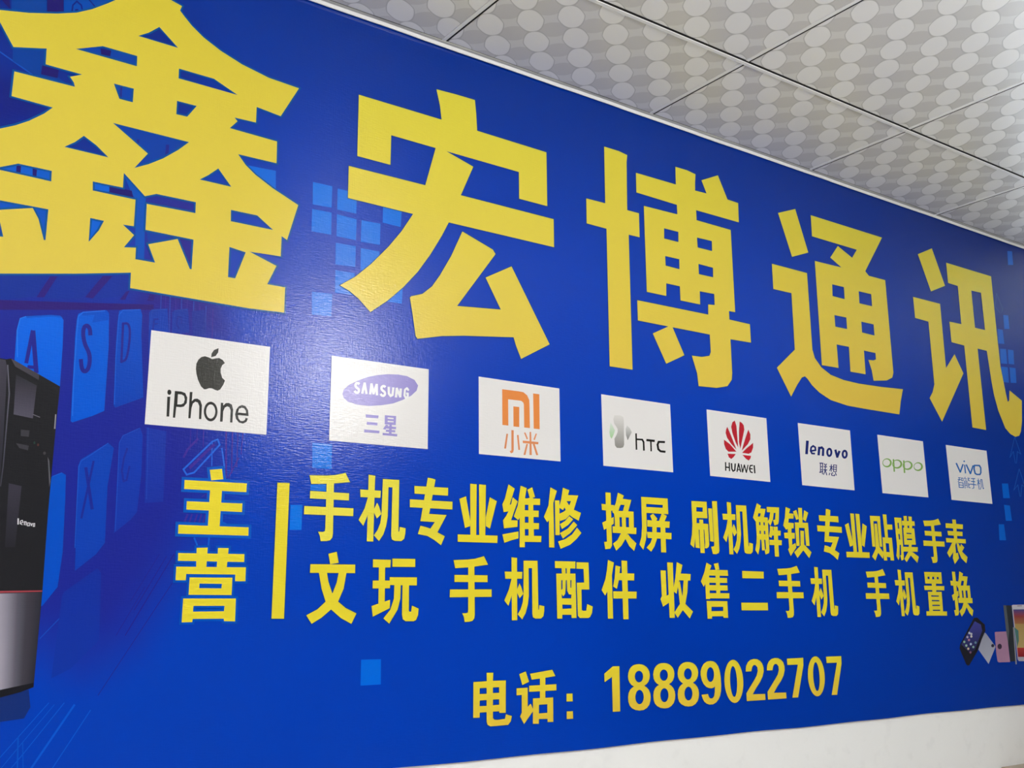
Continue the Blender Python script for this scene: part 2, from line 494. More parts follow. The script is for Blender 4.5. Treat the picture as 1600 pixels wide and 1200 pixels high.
# name, key, parent key, depth (microns), top ink, foot ink, outline mm, outline ink, corner inks, label, shapes (tenths of a millimetre)
PRINT = [
('character',None,None,852,(224, 206, 62),(224, 200, 80),3.2,(0, 82, 150),None,'large yellow character at the left end of the banner, cut by the frame',[[[-4698,-2188,-4353,-2178,-3917,-2080,-3471,-1939,-3167,-1816,-2923,-1665,-2677,-1468,-2491,-1304,-2275,-1030,-2049,-852,-1802,-936,-1588,-1014,-1380,-1065,-1410,-1164,-1326,-1252,-1175,-1394,-950,-1552,-613,-1715,-195,-1858,345,-1969,966,-2003,617,-2683,132,-2631,132,-2947,-284,-2962,-225,-3022,-364,-3195,565,-3216,572,-3654,-182,-3664,-26,-3841,168,-3984,517,-4168,1041,-4386,844,-5123,734,-5070,731,-5465,126,-5494,656,-5666,492,-6048,843,-6049,843,-6532,176,-6560,-883,-6553,-1948,-6546,-1953,-6274,-2820,-6450,-3969,-6659,-4376,-6734,-4564,-4643,-4337,-4351,-4176,-4241,-3955,-4123,-3761,-3992,-3538,-3799,-3414,-3653,-4054,-3632,-4048,-3190,-3096,-3182,-3117,-3110,-3186,-3024,-2996,-2924,-3584,-2917,-3591,-2630,-4098,-2766,-4335,-2392,-4519,-2264],[-2116,-1907,-1938,-1784,-1760,-1611,-1401,-1911],[-3132,-2489,-2700,-2295,-2108,-2296,-2102,-2491],[-1363,-2306,-710,-2309,-247,-2499,-1359,-2498],[-2468,-2933,-2126,-2929,-2126,-3188,-2356,-3189],[-1361,-2938,-999,-2935,-1161,-3191,-1360,-3198],[-3181,-4299,-3022,-4171,-2887,-4021,-2681,-4134,-2462,-4306],[-2433,-3661,-1099,-3666,-1279,-3860,-1539,-4091,-1780,-4259,-2020,-4390,-1809,-4069],[-4159,-4935,-4120,-4892,-3858,-4767,-3341,-4767,-3336,-4952,-4116,-4941],[-4241,-5452,-3342,-5441,-3344,-5972,-3370,-5978,-3480,-5637,-3581,-5471,-4059,-5609,-4223,-5662],[-4042,-5807,-3973,-6045,-4077,-6056],[-2686,-4797,-2188,-4791,-2190,-4521,-1808,-4861,-1614,-4774,-914,-4769,-910,-4975,-1767,-4993,-1759,-5466,-916,-5473,-919,-6025,-954,-6021,-1198,-5519,-1697,-5715,-1559,-6022,-1896,-6024,-1900,-5818,-2100,-5851,-1946,-5602,-2143,-5453,-1960,-5442,-1963,-4960,-2675,-4957],[-2680,-5448,-2455,-5451,-2526,-5636,-2674,-5870],[-869,-4327,-716,-4206,-539,-4032,-278,-4328],[-263,-4770,241,-4768,563,-4985,-256,-4987],[-257,-5478,54,-5519,-120,-6047,-256,-6047]]]),
('character',None,None,852,(228, 216, 66),(226, 200, 82),1.2,(8, 70, 124),None,'large yellow second character of the shop name',[[[2259,-1758,4216,-1758,4173,-1448,4082,-1099,4574,-1072,5061,-1062,5095,-1372,5120,-1766,7007,-1783,7009,-3074,6233,-3075,6231,-2448,4341,-2442,5021,-2623,4706,-3344,7185,-3346,7186,-4007,4411,-4014,4238,-4348,3972,-4799,3675,-5230,3348,-5608,2992,-5949,2626,-6236,2359,-6006,2149,-5881,1960,-5811,2279,-5584,2620,-5259,3005,-4820,3291,-4441,3553,-4015,2079,-4005,2078,-3335,3833,-3327,4076,-2438,3013,-2433,3007,-3080,2258,-3080]],[[4749,-4144,5524,-4391,5594,-4477,4626,-5787,5726,-5688,5337,-5049,6013,-4675,7021,-6265,6249,-6693,6117,-6420,6055,-6246,4797,-6395,4256,-6481,3695,-6619,3650,-6576,3577,-6151,3505,-5797,3534,-5765,3794,-5671,4018,-5474,4207,-5201,4475,-4736]]]),
('character',None,None,852,(226, 212, 66),(226, 198, 78),1.2,(8, 70, 124),None,'large yellow middle character of the shop name',[[[8739,-1192,9194,-1189,9465,-1224,9437,-1412,9410,-2639,9785,-2638,9780,-3242,9434,-3249,9425,-6528,8734,-6536,8746,-3244,8148,-3240,8152,-2630,8727,-2621]],[[10101,-5566,10667,-5293,10751,-5312,11112,-5957,10501,-6247]],[[9731,-1614,11059,-1601,11069,-1128,11469,-1121,11767,-1158,11739,-1383,11726,-1604,12137,-1589,11973,-1270,12585,-988,12899,-1577,13297,-1587,13282,-2119,11733,-2127,11732,-2393,12961,-2396,12969,-4586,12744,-4594,12744,-4816,13494,-4824,13497,-5307,12747,-5325,12747,-6201,12720,-6367,12555,-6548,12175,-6636,11551,-6666,11519,-6353,11364,-5934,11705,-5920,11966,-5858,12025,-5753,12016,-5311,9640,-5320,9640,-4827,11995,-4807,12012,-4541,12239,-4521,12242,-4232,11733,-4248,11727,-4588,11058,-4596,11056,-4240,10601,-4244,10585,-4563,9955,-4569,9953,-2411,11069,-2385,11067,-2134,9724,-2119],[10599,-2845,11081,-2838,11066,-3106,10586,-3110],[11720,-2852,12248,-2840,12239,-3108,11727,-3113],[10600,-3554,11072,-3545,11065,-3803,10602,-3797],[11731,-3541,12241,-3546,12232,-3800,11730,-3807]]]),
('character',None,None,852,(224, 210, 66),(226, 194, 74),1.2,(8, 70, 124),None,'large yellow fourth character of the shop name',[[[14852,-1518,15575,-1246,16007,-2411,15314,-2667]],[[14479,-3019,15893,-3018,15906,-5157,15984,-5378,16231,-5603,16603,-5762,17150,-5841,17796,-5863,18804,-5840,19829,-5787,19670,-6175,19558,-6550,18044,-6551,17231,-6542,16529,-6464,16081,-6310,15793,-6141,15620,-5984,15527,-5935,15395,-5987,15188,-6212,14922,-6550,14434,-5842,15188,-5256,15197,-3703,14479,-3713]],[[16220,-1284,19426,-1283,18491,-2488,18649,-2599,19410,-2591,19437,-5357,19365,-5503,19090,-5618,18481,-5701,18434,-5402,18317,-5121,18555,-5106,18672,-5058,18669,-4874,18145,-4875,18139,-5556,17471,-5565,17486,-4860,16953,-4866,16961,-5525,16261,-5537,16262,-2603,17415,-2576,16947,-2375,17318,-1962,17932,-2191,18176,-1903,16214,-1900],[16945,-3151,17459,-3142,17452,-3496,16925,-3493],[18115,-3149,18686,-3139,18685,-3500,18106,-3507],[16947,-4035,17467,-4023,17462,-4356,16951,-4364],[18127,-4039,18688,-4035,18690,-4364,18124,-4355]]]),
('character',None,None,852,(224, 210, 66),(226, 198, 74),1.2,(8, 70, 124),None,'large yellow last character of the shop name',[[[21168,-1457,21938,-1120,22461,-2227,21682,-2542]],[[20727,-2876,22102,-2866,22101,-4880,22627,-4375,23010,-4925,21639,-6558,21112,-5906,21295,-5706,21418,-5460,21403,-3534,20737,-3522]],[[22646,-1448,25151,-1438,25140,-3315,25152,-4436,25239,-4926,25311,-5333,25366,-5564,25456,-5510,25540,-5168,26214,-5428,26091,-6109,25964,-6453,25835,-6602,25604,-6661,25321,-6594,25058,-6427,24765,-5913,24609,-5439,24542,-5009,24449,-4018,23934,-4017,23957,-6594,23217,-6583,23205,-4020,22524,-4009,22518,-3363,23159,-3346,23166,-2109,22644,-2102],[23904,-2132,24454,-2111,24471,-3341,23906,-3348]]]),
('character',None,None,852,(232, 214, 52),(232, 214, 52),5,(6, 88, 190),None,None,[[[-402,-9536,-187,-9504,-156,-9682,-368,-9715]],[[-830,-9738,276,-9727,271,-9881,-828,-9891]],[[-771,-10094,210,-10083,209,-10230,-770,-10234]],[[-889,-10494,343,-10490,344,-10634,-888,-10642]],[[-379,-9876,-168,-9875,-179,-10506,-384,-10502]]]),
('character',None,None,852,(232, 214, 52),(232, 214, 52),4,(2, 80, 182),None,None,[[[-866,-10962,289,-10953,290,-11087,-863,-11090]],[[-558,-10869,-367,-10859,-374,-11182,-548,-11185]],[[-186,-10859,1,-10858,-17,-11183,-193,-11179]],[[-886,-11186,325,-11177,328,-11412,142,-11414,141,-11302,-711,-11304,-714,-11407,-884,-11409]],[[-649,-11360,92,-11356,92,-11647,-651,-11645],[-476,-11459,-88,-11460,-92,-11537,-478,-11535]],[[-739,-11706,171,-11705,175,-12087,-20,-12080,-27,-12039,-559,-12038,-565,-12090,-742,-12092],[-559,-11826,-21,-11827,-29,-11917,-561,-11921]]]),
('divider_bar',None,None,852,(232, 214, 52),(232, 214, 52),1.2,(8, 70, 124),None,'tall thin yellow vertical bar',[[[844,-9679,1074,-9672,1064,-12049,832,-12047]]]),
('character',None,None,852,(234, 222, 76),(234, 222, 76),1.0,(8, 70, 124),None,None,[[[1460,-9505,1794,-9488,1968,-9467,2085,-9439,2180,-9412,2278,-9577,2089,-9602,1943,-9622,1798,-9637,1498,-9659]],[[1481,-9788,2265,-9787,2264,-9919,1482,-9922]],[[1378,-10068,2362,-10061,2361,-10205,1374,-10214]],[[1805,-9617,1950,-9608,1958,-10544,1945,-10616,1904,-10663,1832,-10678,1718,-10684,1701,-10592,1663,-10518,1755,-10518,1795,-10504,1803,-10445]]]),  # this and the next two characters: lamp glow painted into the yellow
('character',None,None,852,(232, 220, 70),(232, 220, 70),1.0,(8, 70, 124),None,None,[[[2494,-9702,2932,-9701,2924,-9836,2506,-9843]],[[2666,-9413,2804,-9424,2799,-9732,2790,-10658,2657,-10659]],[[2671,-9807,2756,-9870,2650,-10198,2575,-10375,2476,-10269,2594,-10053]],[[2857,-9932,2897,-9998,2951,-10138,2856,-10227,2777,-10085]],[[2971,-9475,3326,-9470,3325,-10461,3344,-10447,3355,-10365,3481,-10387,3475,-10490,3453,-10586,3391,-10631,3250,-10631,3188,-10608,3171,-10541,3181,-9620,3094,-9621,3089,-10179,3059,-10356,3001,-10520,2911,-10644,2802,-10543,2876,-10444,2935,-10307,2954,-10158]]]),
('character',None,None,852,(230, 216, 64),(230, 216, 64),1.0,(8, 70, 124),None,None,[[[3965,-9385,4060,-9392,4141,-9411,4002,-10088,4402,-10092,4195,-10437,4364,-10508,4278,-10684,4131,-10590,3971,-10515,3755,-10484,3810,-10325,3925,-10345,4034,-10372,4134,-10241,3809,-10236]],[[3664,-9564,4434,-9554,4432,-9710,3670,-9711]],[[3568,-9828,4538,-9824,4536,-9976,3570,-9979]]]),
('character',None,None,852,(232, 214, 52),(232, 214, 52),1.0,(8, 70, 124),None,None,[[[4958,-9440,5113,-9443,5101,-10470,4963,-10475]],[[5170,-9439,5337,-9442,5320,-10463,5175,-10468]],[[4700,-9758,4855,-9699,4963,-10197,4955,-10286,4834,-10326]],[[5433,-9686,5604,-9757,5434,-10316,5333,-10271,5333,-10104]],[[4664,-10460,5622,-10453,5614,-10598,4665,-10604]]]),
('character',None,None,852,(232, 214, 52),(232, 214, 52),1.0,(8, 70, 124),None,None,[[[5900,-9394,6056,-9473,5929,-9806,5961,-9808,6006,-9654,6129,-9734,5959,-10126,6125,-10124,6119,-10255,5781,-10298,5758,-10137,5839,-10043,5896,-9949,5775,-9970,5744,-9813,5809,-9691]],[[5741,-10423,5917,-10391,6143,-10350,6141,-10489,5964,-10532,5788,-10591]],[[6209,-9404,6365,-9445,6313,-9677,6302,-10664,6172,-10668,6178,-10067,6137,-10115,6029,-10047,6132,-9819]],[[6382,-9476,6507,-9419,6579,-9616,6446,-9657]],[[6231,-9662,6713,-9646,6708,-9777,6230,-9794]],[[6229,-9907,6672,-9899,6667,-10032,6227,-10038]],[[6226,-10163,6675,-10158,6670,-10284,6225,-10295]],[[6191,-10430,6735,-10421,6726,-10547,6190,-10557]],[[6404,-9646,6529,-9639,6538,-10434,6403,-10439]]]),
('character',None,None,852,(232, 214, 52),(232, 214, 52),1.0,(8, 70, 124),None,None,[[[6989,-9390,7159,-9455,7060,-9718,7071,-10649,6933,-10649,6939,-10087,6891,-10129,6805,-10019,6931,-9779]],[[7104,-9659,7224,-9655,7218,-10387,7104,-10388]],[[7486,-9975,7590,-10039,7456,-10160,7281,-10258,7231,-10155,7371,-10082]],[[7606,-10086,7701,-10157,7504,-10334,7303,-10455,7228,-10344,7437,-10242]],[[7691,-10212,7811,-10320,7676,-10450,7499,-10577,7238,-10671,7173,-10520,7363,-10467,7556,-10359]],[[7325,-9377,7499,-9421,7461,-9526,7743,-9521,7612,-9833,7810,-9892,7739,-10060,7582,-9998,7495,-9952,7389,-10041,7233,-10088,7210,-9941,7323,-9895,7393,-9851,7360,-9791,7320,-9854,7212,-9805,7276,-9625],[7415,-9659,7541,-9652,7491,-9748]]]),
('character',None,None,852,(232, 214, 52),(232, 214, 52),1.0,(8, 70, 124),None,None,[[[8515,-9406,8664,-9410,8665,-10563,8615,-10631,8470,-10647,8443,-10491,8523,-10483]],[[8393,-9665,8760,-9679,8748,-9803,8404,-9801]],[[8401,-10075,8735,-9939,8730,-10086,8448,-10231]],[[8877,-9394,9051,-9450,8905,-9734,8852,-9860,8770,-9876,8698,-9830,8811,-9615]],[[8946,-9521,9269,-9534,9158,-9808,9001,-9816,9065,-9657,8908,-9653]],[[8762,-9864,8901,-9870,8906,-10177,8767,-10182]],[[8740,-9797,9317,-9791,9312,-9925,8759,-9938]],[[9183,-9807,9325,-9794,9319,-10161,9178,-10167]],[[8973,-9916,9088,-9911,9087,-10170,8971,-10174]],[[8696,-10142,9395,-10148,9384,-10289,8694,-10283]],[[8943,-10274,9124,-10280,9061,-10405,8941,-10555,8783,-10669,8696,-10520,8831,-10436]],[[9053,-10393,9131,-10292,9227,-10387,9380,-10493,9307,-10661,9170,-10561]]]),
('character',None,None,852,(232, 214, 52),(232, 214, 52),1.0,(8, 70, 124),None,None,[[[9567,-9447,10385,-9442,10388,-9801,9713,-9801,9703,-10234,9670,-10410,9584,-10629,9471,-10515,9537,-10352,9570,-10102],[9714,-9599,10228,-9598,10220,-9662,9714,-9669]],[[9918,-9810,10042,-9919,9987,-9990,9885,-9976,9822,-9859]],[[10188,-9785,10342,-9842,10257,-9979,10092,-9967]],[[9732,-9964,10424,-9968,10408,-10110,9725,-10108]],[[9711,-10227,10467,-10225,10459,-10369,9723,-10361]],[[9880,-10077,10009,-10084,10003,-10386,9927,-10539,9819,-10664,9684,-10577,9811,-10467,9868,-10353]],[[10131,-10067,10278,-10074,10280,-10670,10124,-10671]]]),
('character',None,None,852,(232, 214, 52),(232, 214, 52),1.0,(8, 70, 124),None,None,[[[11146,-9457,11647,-9451,11648,-9840,11292,-9844,11281,-10118,11209,-10354,11173,-10542,11055,-10464,11117,-10241,11147,-10005],[11300,-9592,11512,-9593,11501,-9695,11294,-9695]],[[11285,-9965,11665,-9973,11672,-10458,11648,-10511,11579,-10543,11521,-10538,11541,-10408,11531,-10108,11492,-10110,11514,-10652,11376,-10653,11372,-10114,11347,-10115,11355,-10543,11223,-10535,11219,-10331,11248,-10119]],[[11378,-9878,11503,-9879,11514,-10652,11376,-10653]],[[11689,-9600,11816,-9602,11825,-10382,11708,-10372]],[[11831,-9425,11994,-9418,12003,-10590,11978,-10638,11891,-10670,11781,-10667,11733,-10501,11818,-10489,11840,-10464]]]),
('character',None,None,852,(232, 214, 52),(232, 214, 52),1.0,(8, 70, 124),None,None,[[[12162,-9706,12607,-9703,12601,-9839,12176,-9846]],[[12333,-9417,12473,-9428,12472,-9735,12475,-10660,12340,-10660]],[[12343,-9810,12431,-9872,12327,-10201,12253,-10378,12151,-10272,12268,-10056]],[[12534,-9934,12575,-10000,12632,-10139,12537,-10229,12454,-10087]],[[12643,-9478,13004,-9472,13016,-10461,13035,-10447,13045,-10365,13174,-10387,13169,-10490,13148,-10586,13085,-10631,12942,-10631,12878,-10608,12860,-10542,12859,-9622,12770,-9624,12773,-10180,12744,-10357,12687,-10521,12598,-10645,12486,-10545,12560,-10445,12617,-10309,12636,-10159]]]),
('character',None,None,852,(232, 214, 52),(232, 214, 52),1.0,(8, 70, 124),None,None,[[[13394,-9392,13541,-9453,13499,-9517,13702,-9520,13624,-9723,13758,-9730,13755,-10548,13732,-10598,13610,-10635,13589,-10552,13640,-10490,13627,-10274,13584,-10276,13600,-10534,13490,-10537,13484,-10279,13438,-10280,13415,-10459,13345,-10644,13249,-10537,13304,-10364,13328,-10180,13318,-9848,13226,-9753],[13425,-9639,13517,-9635,13479,-9717,13401,-9721],[13436,-9849,13485,-9853,13479,-9928,13435,-9929],[13591,-9851,13643,-9853,13640,-9927,13595,-9926],[13437,-10059,13483,-10063,13480,-10144,13440,-10141],[13593,-10059,13644,-10060,13641,-10144,13595,-10146]],[[13743,-9465,14202,-9457,14163,-9800,14128,-9877,13994,-9913,13949,-9784,14025,-9768,14062,-9597,13993,-9600,13951,-9759,13844,-9926,13749,-9836,13822,-9739,13862,-9593,13742,-9593]],[[13954,-9946,14104,-9940,14099,-10216,14096,-10676,13947,-10676,13949,-10221]],[[13816,-10039,14212,-10036,14198,-10156,13787,-10164]],[[13778,-10273,14235,-10271,14219,-10393,13776,-10399]],[[13825,-9933,13935,-9947,13935,-10059,13856,-10224,13766,-10189,13815,-10051]]]),
('character',None,None,852,(232, 214, 52),(232, 214, 52),1.0,(8, 70, 124),None,None,[[[14452,-9432,14621,-9475,14562,-9586,14745,-9590,14724,-9712,14541,-9718,14516,-9823,14723,-9825,14707,-9957,14624,-9960,14614,-10072,14739,-10074,14726,-10214,14620,-10217,14615,-10375,14745,-10320,14763,-10434,14533,-10650,14452,-10492,14494,-10441,14486,-10218,14344,-10214,14333,-10082,14480,-10074,14479,-9976,14420,-10001,14319,-9900,14399,-9701]],[[14721,-9534,14851,-9487,14928,-9710,14828,-9740]],[[14925,-9428,15072,-9427,15063,-9826,14927,-9819]],[[15155,-9481,15308,-9539,15187,-9767,15083,-9716]],[[14764,-9806,15272,-9798,15279,-10378,15147,-10378,15131,-9932,14907,-9934,14893,-10389,14777,-10393]],[[14959,-10002,15094,-10010,15072,-10349,15338,-10539,15234,-10687,15028,-10496,14787,-10691,14675,-10555,14933,-10378]]]),
('character',None,None,852,(232, 214, 52),(232, 214, 52),1.0,(8, 70, 124),None,None,[[[16022,-9404,16119,-9411,16202,-9432,16071,-10109,16479,-10116,16273,-10460,16447,-10532,16362,-10708,16211,-10612,16047,-10536,15827,-10503,15880,-10344,15998,-10365,16109,-10393,16209,-10263,15877,-10255]],[[15718,-9581,16503,-9577,16503,-9733,15727,-9728]],[[15625,-9844,16613,-9848,16613,-10000,15630,-9996]]]),
('character',None,None,852,(232, 214, 52),(232, 214, 52),1.0,(8, 70, 124),None,None,[[[17013,-9472,17170,-9476,17181,-10498,17041,-10502]],[[17229,-9472,17399,-9476,17404,-10491,17256,-10495]],[[16757,-9788,16913,-9730,17035,-10225,17029,-10314,16906,-10353]],[[17502,-9718,17678,-9790,17517,-10344,17413,-10300,17410,-10134]],[[16736,-10487,17712,-10481,17706,-10626,16740,-10630]]]),
('character',None,None,852,(232, 214, 52),(232, 214, 52),1.0,(8, 70, 124),None,None,[[[17849,-9500,18286,-9493,18283,-10314,18182,-10317,18153,-9629,17984,-9636,17983,-10323,17858,-10320]],[[18018,-9705,18123,-9701,18161,-10318,18340,-10479,18278,-10635,18088,-10479,17943,-10690,17811,-10588,17997,-10373]],[[18417,-9435,18581,-9434,18575,-10060,18447,-10064]],[[18514,-9705,18804,-9699,18801,-9837,18507,-9841]],[[18330,-10061,18746,-10061,18768,-10673,18612,-10672,18608,-10589,18454,-10579,18463,-10679,18321,-10679],[18449,-10209,18597,-10215,18598,-10454,18450,-10451]]]),
('character',None,None,852,(232, 214, 52),(232, 214, 52),1.0,(8, 70, 124),None,None,[[[18929,-9497,19245,-9496,19221,-10562,19199,-10640,19098,-10666,19062,-10526,19108,-10512,19130,-10238,19073,-10239,19024,-10566,18969,-10658,18887,-10544,18951,-10308],[19051,-9637,19111,-9634,19117,-9799,19058,-9801],[19053,-9945,19113,-9943,19121,-10094,19062,-10096]],[[19357,-9438,19508,-9432,19492,-9632,19358,-9637]],[[19578,-9439,19730,-9442,19727,-9622,19581,-9628]],[[19268,-9572,19847,-9566,19847,-9691,19250,-9701]],[[19350,-9697,19506,-9691,19503,-9791,19347,-9797]],[[19584,-9688,19718,-9683,19715,-9783,19581,-9788]],[[19501,-10200,19622,-10210,19602,-10356,19468,-10359]],[[19193,-10288,19902,-10281,19880,-10408,19197,-10419]],[[19461,-10412,19637,-10421,19909,-10546,19818,-10713,19546,-10515,19333,-10703,19235,-10620,19437,-10426]],[[19297,-9765,19807,-9766,19822,-10215,19288,-10230],[19422,-9897,19655,-9898,19661,-9931,19429,-9928],[19426,-10058,19666,-10053,19665,-10092,19427,-10097]]]),
('character',None,None,852,(232, 214, 52),(232, 214, 52),1.0,(8, 70, 124),None,None,[[[20262,-9527,20605,-9513,20784,-9493,20903,-9466,21001,-9440,21105,-9604,20912,-9628,20762,-9647,20613,-9661,20305,-9680]],[[20290,-9809,21096,-9813,21098,-9945,20294,-9942]],[[20191,-10086,21201,-10087,21204,-10230,20190,-10232]],[[20620,-9641,20769,-9633,20797,-10564,20786,-10636,20744,-10682,20671,-10697,20554,-10702,20534,-10610,20493,-10536,20589,-10537,20629,-10523,20636,-10465]]]),
('character',None,None,852,(232, 214, 52),(232, 214, 52),1.0,(8, 70, 124),None,None,[[[21697,-9433,21879,-9432,21865,-10042,21708,-10047]],[[21348,-9554,22217,-9557,22195,-9694,21346,-9689]],[[21409,-9771,22164,-9775,22144,-9899,21421,-9896]],[[21301,-9978,22289,-9984,22282,-10105,21300,-10101]],[[21590,-10106,21784,-10100,21595,-10380,21398,-10534,21294,-10401]],[[21651,-10104,21735,-10101,21735,-10403,21834,-10387,21861,-10544,21625,-10713,21556,-10544,21604,-10393]],[[21808,-10099,21913,-10123,21970,-10218,22034,-10127,22181,-10226,22046,-10347,22302,-10500,22211,-10679,21979,-10535,21845,-10318]]]),
('character',None,None,852,(232, 214, 52),(232, 214, 52),1.0,(8, 70, 124),None,None,[[[1880,-10907,2046,-10868,2089,-11065,1922,-11092]],[[1532,-11100,2427,-11091,2428,-11244,1529,-11252]],[[1701,-11236,1858,-11233,1895,-11404,1973,-11602,2098,-11758,2253,-11872,2475,-11970,2377,-12154,2162,-12048,1959,-11892,1852,-11758,1766,-11532]],[[2098,-11230,2254,-11227,2203,-11529,2098,-11758,1959,-11899,1782,-12038,1592,-12144,1484,-11996,1699,-11891,1852,-11758,1989,-11602,2063,-11416]]]),
('character',None,None,852,(232, 214, 52),(232, 214, 52),1.0,(8, 70, 124),None,None,[[[2794,-10987,3171,-10988,3165,-11129,2796,-11134]],[[2798,-11376,3170,-11372,3164,-11513,2798,-11519]],[[2922,-11041,3052,-11038,3056,-11787,2925,-11816]],[[2784,-11838,3168,-11726,3166,-11878,2813,-12030]],[[3205,-10965,3702,-10960,3704,-11111,3208,-11117]],[[3155,-11310,3745,-11306,3744,-11457,3154,-11453]],[[3257,-11434,3394,-11433,3390,-11700,3334,-11905,3160,-12159,3035,-12064,3180,-11905,3253,-11700]],[[3432,-11433,3573,-11432,3576,-11921,3594,-11948,3628,-11944,3644,-11833,3789,-11890,3778,-12011,3735,-12100,3683,-12121,3510,-12119,3449,-12082,3430,-11994]]]),
('character',None,None,852,(232, 214, 52),(232, 214, 52),1.0,(8, 70, 124),None,None,[[[4570,-10964,4902,-10946,5076,-10925,5192,-10897,5287,-10870,5385,-11035,5197,-11060,5052,-11081,4908,-11097,4609,-11118]],[[4592,-11249,5373,-11246,5373,-11379,4593,-11383]],[[4491,-11529,5470,-11521,5471,-11666,4487,-11677]],[[4914,-11076,5059,-11067,5070,-12007,5058,-12080,5017,-12127,4946,-12143,4832,-12149,4815,-12056,4776,-11982,4869,-11982,4908,-11968,4916,-11908]]]),
('character',None,None,852,(232, 214, 52),(232, 214, 52),1.0,(8, 70, 124),None,None,[[[5795,-11167,6233,-11166,6226,-11302,5807,-11309]],[[5965,-10877,6103,-10888,6100,-11197,6098,-12127,5965,-12128]],[[5973,-11272,6059,-11335,5955,-11666,5881,-11843,5781,-11737,5897,-11520]],[[6160,-11398,6200,-11464,6255,-11604,6161,-11694,6081,-11552]],[[6270,-10939,6626,-10933,6633,-11929,6651,-11915,6661,-11832,6788,-11854,6783,-11957,6761,-12054,6700,-12100,6559,-12099,6496,-12077,6479,-12009,6482,-11084,6394,-11086,6394,-11645,6365,-11824,6308,-11988,6220,-12113,6110,-12012,6183,-11912,6240,-11775,6259,-11624]]]),
('character',None,None,852,(232, 214, 52),(232, 214, 52),1.0,(8, 70, 124),None,None,[[[7080,-10931,7630,-10929,7626,-11074,7081,-11073]],[[7256,-11063,7358,-11068,7364,-11207,7261,-11209]],[[7393,-11067,7484,-11070,7481,-11206,7390,-11207]],[[7112,-11187,7624,-11180,7633,-12097,7502,-12096,7497,-12030,7253,-12028,7251,-12106,7120,-12105],[7257,-11820,7505,-11827,7503,-11903,7261,-11911],[7245,-11597,7286,-11656,7338,-11603,7355,-11472,7362,-11320,7392,-11319,7395,-11537,7441,-11610,7510,-11616,7499,-11695,7251,-11695],[7239,-11321,7276,-11321,7272,-11498,7238,-11525],[7482,-11318,7516,-11318,7509,-11477,7482,-11477]],[[7661,-10942,7990,-10942,7997,-11507,7781,-11509,7779,-11933,7813,-11953,7901,-11950,7931,-11814,8082,-11865,8057,-12001,8002,-12080,7949,-12100,7723,-12098,7672,-12051,7657,-11370,7860,-11364,7850,-11080,7657,-11076]]]),
('character',None,None,852,(232, 214, 52),(232, 214, 52),1.0,(8, 70, 124),None,None,[[[8540,-10874,8707,-10928,8639,-11204,8644,-12119,8499,-12118,8500,-11545,8434,-11633,8339,-11519,8454,-11288,8506,-11082]],[[8753,-10989,8888,-11014,8861,-11159,8838,-11297,8775,-11489,8667,-11442,8719,-11257]],[[8806,-11153,9291,-11156,9281,-11306,8800,-11304]],[[8664,-11544,9346,-11548,9335,-11696,8668,-11694]],[[8927,-10879,9091,-10885,9087,-12137,8936,-12136]]]),
('character',None,None,852,(232, 214, 52),(232, 214, 52),1.0,(8, 70, 124),None,None,[[[10085,-11072,10244,-11076,10243,-11635,10326,-11602,10317,-11784,10124,-11873,10055,-11706,10099,-11642]],[[10299,-10892,10472,-10895,10472,-12120,10315,-12119]],[[10598,-10882,10774,-10942,10708,-11135,11025,-11144,11007,-11290,10654,-11287,10555,-11589,10449,-11524,10538,-11223]],[[10603,-11379,10671,-11300,10728,-11627,10828,-11823,11051,-11988,10940,-12137,10728,-11947,10645,-11797]],[[10793,-11285,10929,-11284,10899,-11548,10819,-11810,10728,-11954,10563,-12121,10465,-12004,10653,-11810,10747,-11601]]]),
('character',None,None,852,(232, 214, 52),(232, 214, 52),1.0,(8, 70, 124),None,None,[[[11555,-10873,11715,-10938,11661,-11027,11620,-11061,11618,-11705,11490,-11705,11486,-11358,11430,-11426,11346,-11306,11474,-11090]],[[11796,-10896,11944,-10872,11973,-11022,11845,-11037]],[[11593,-11037,12249,-11035,12260,-11167,11585,-11167]],[[11601,-11216,12217,-11219,12215,-11332,11593,-11333]],[[11590,-11387,12219,-11390,12222,-11508,11582,-11508]],[[11598,-11572,12272,-11572,12263,-11691,11590,-11689]],[[11835,-11038,11972,-11039,11964,-11597,11838,-11598]],[[11506,-11748,12190,-11755,12193,-12136,12042,-12134,12029,-12097,11660,-12098,11657,-12151,11513,-12149],[11655,-11881,12043,-11882,12037,-11980,11648,-11982]]]),
('character',None,None,852,(232, 214, 52),(232, 214, 52),1.0,(8, 70, 124),None,None,[[[12748,-11046,13504,-11051,13495,-11215,12743,-11216]],[[12663,-11789,13590,-11793,13588,-11972,12662,-11967]]]),
('character',None,None,852,(232, 214, 52),(232, 214, 52),1.0,(8, 70, 124),None,None,[[[14004,-10975,14342,-10960,14518,-10941,14636,-10914,14732,-10888,14835,-11053,14644,-11077,14496,-11096,14350,-11110,14045,-11129]],[[14031,-11259,14825,-11263,14827,-11396,14034,-11392]],[[13932,-11537,14928,-11539,14931,-11683,13930,-11684]],[[14356,-11090,14503,-11082,14528,-12019,14517,-12091,14476,-12138,14404,-12153,14288,-12158,14269,-12065,14229,-11991,14323,-11992,14363,-11978,14370,-11919]]]),
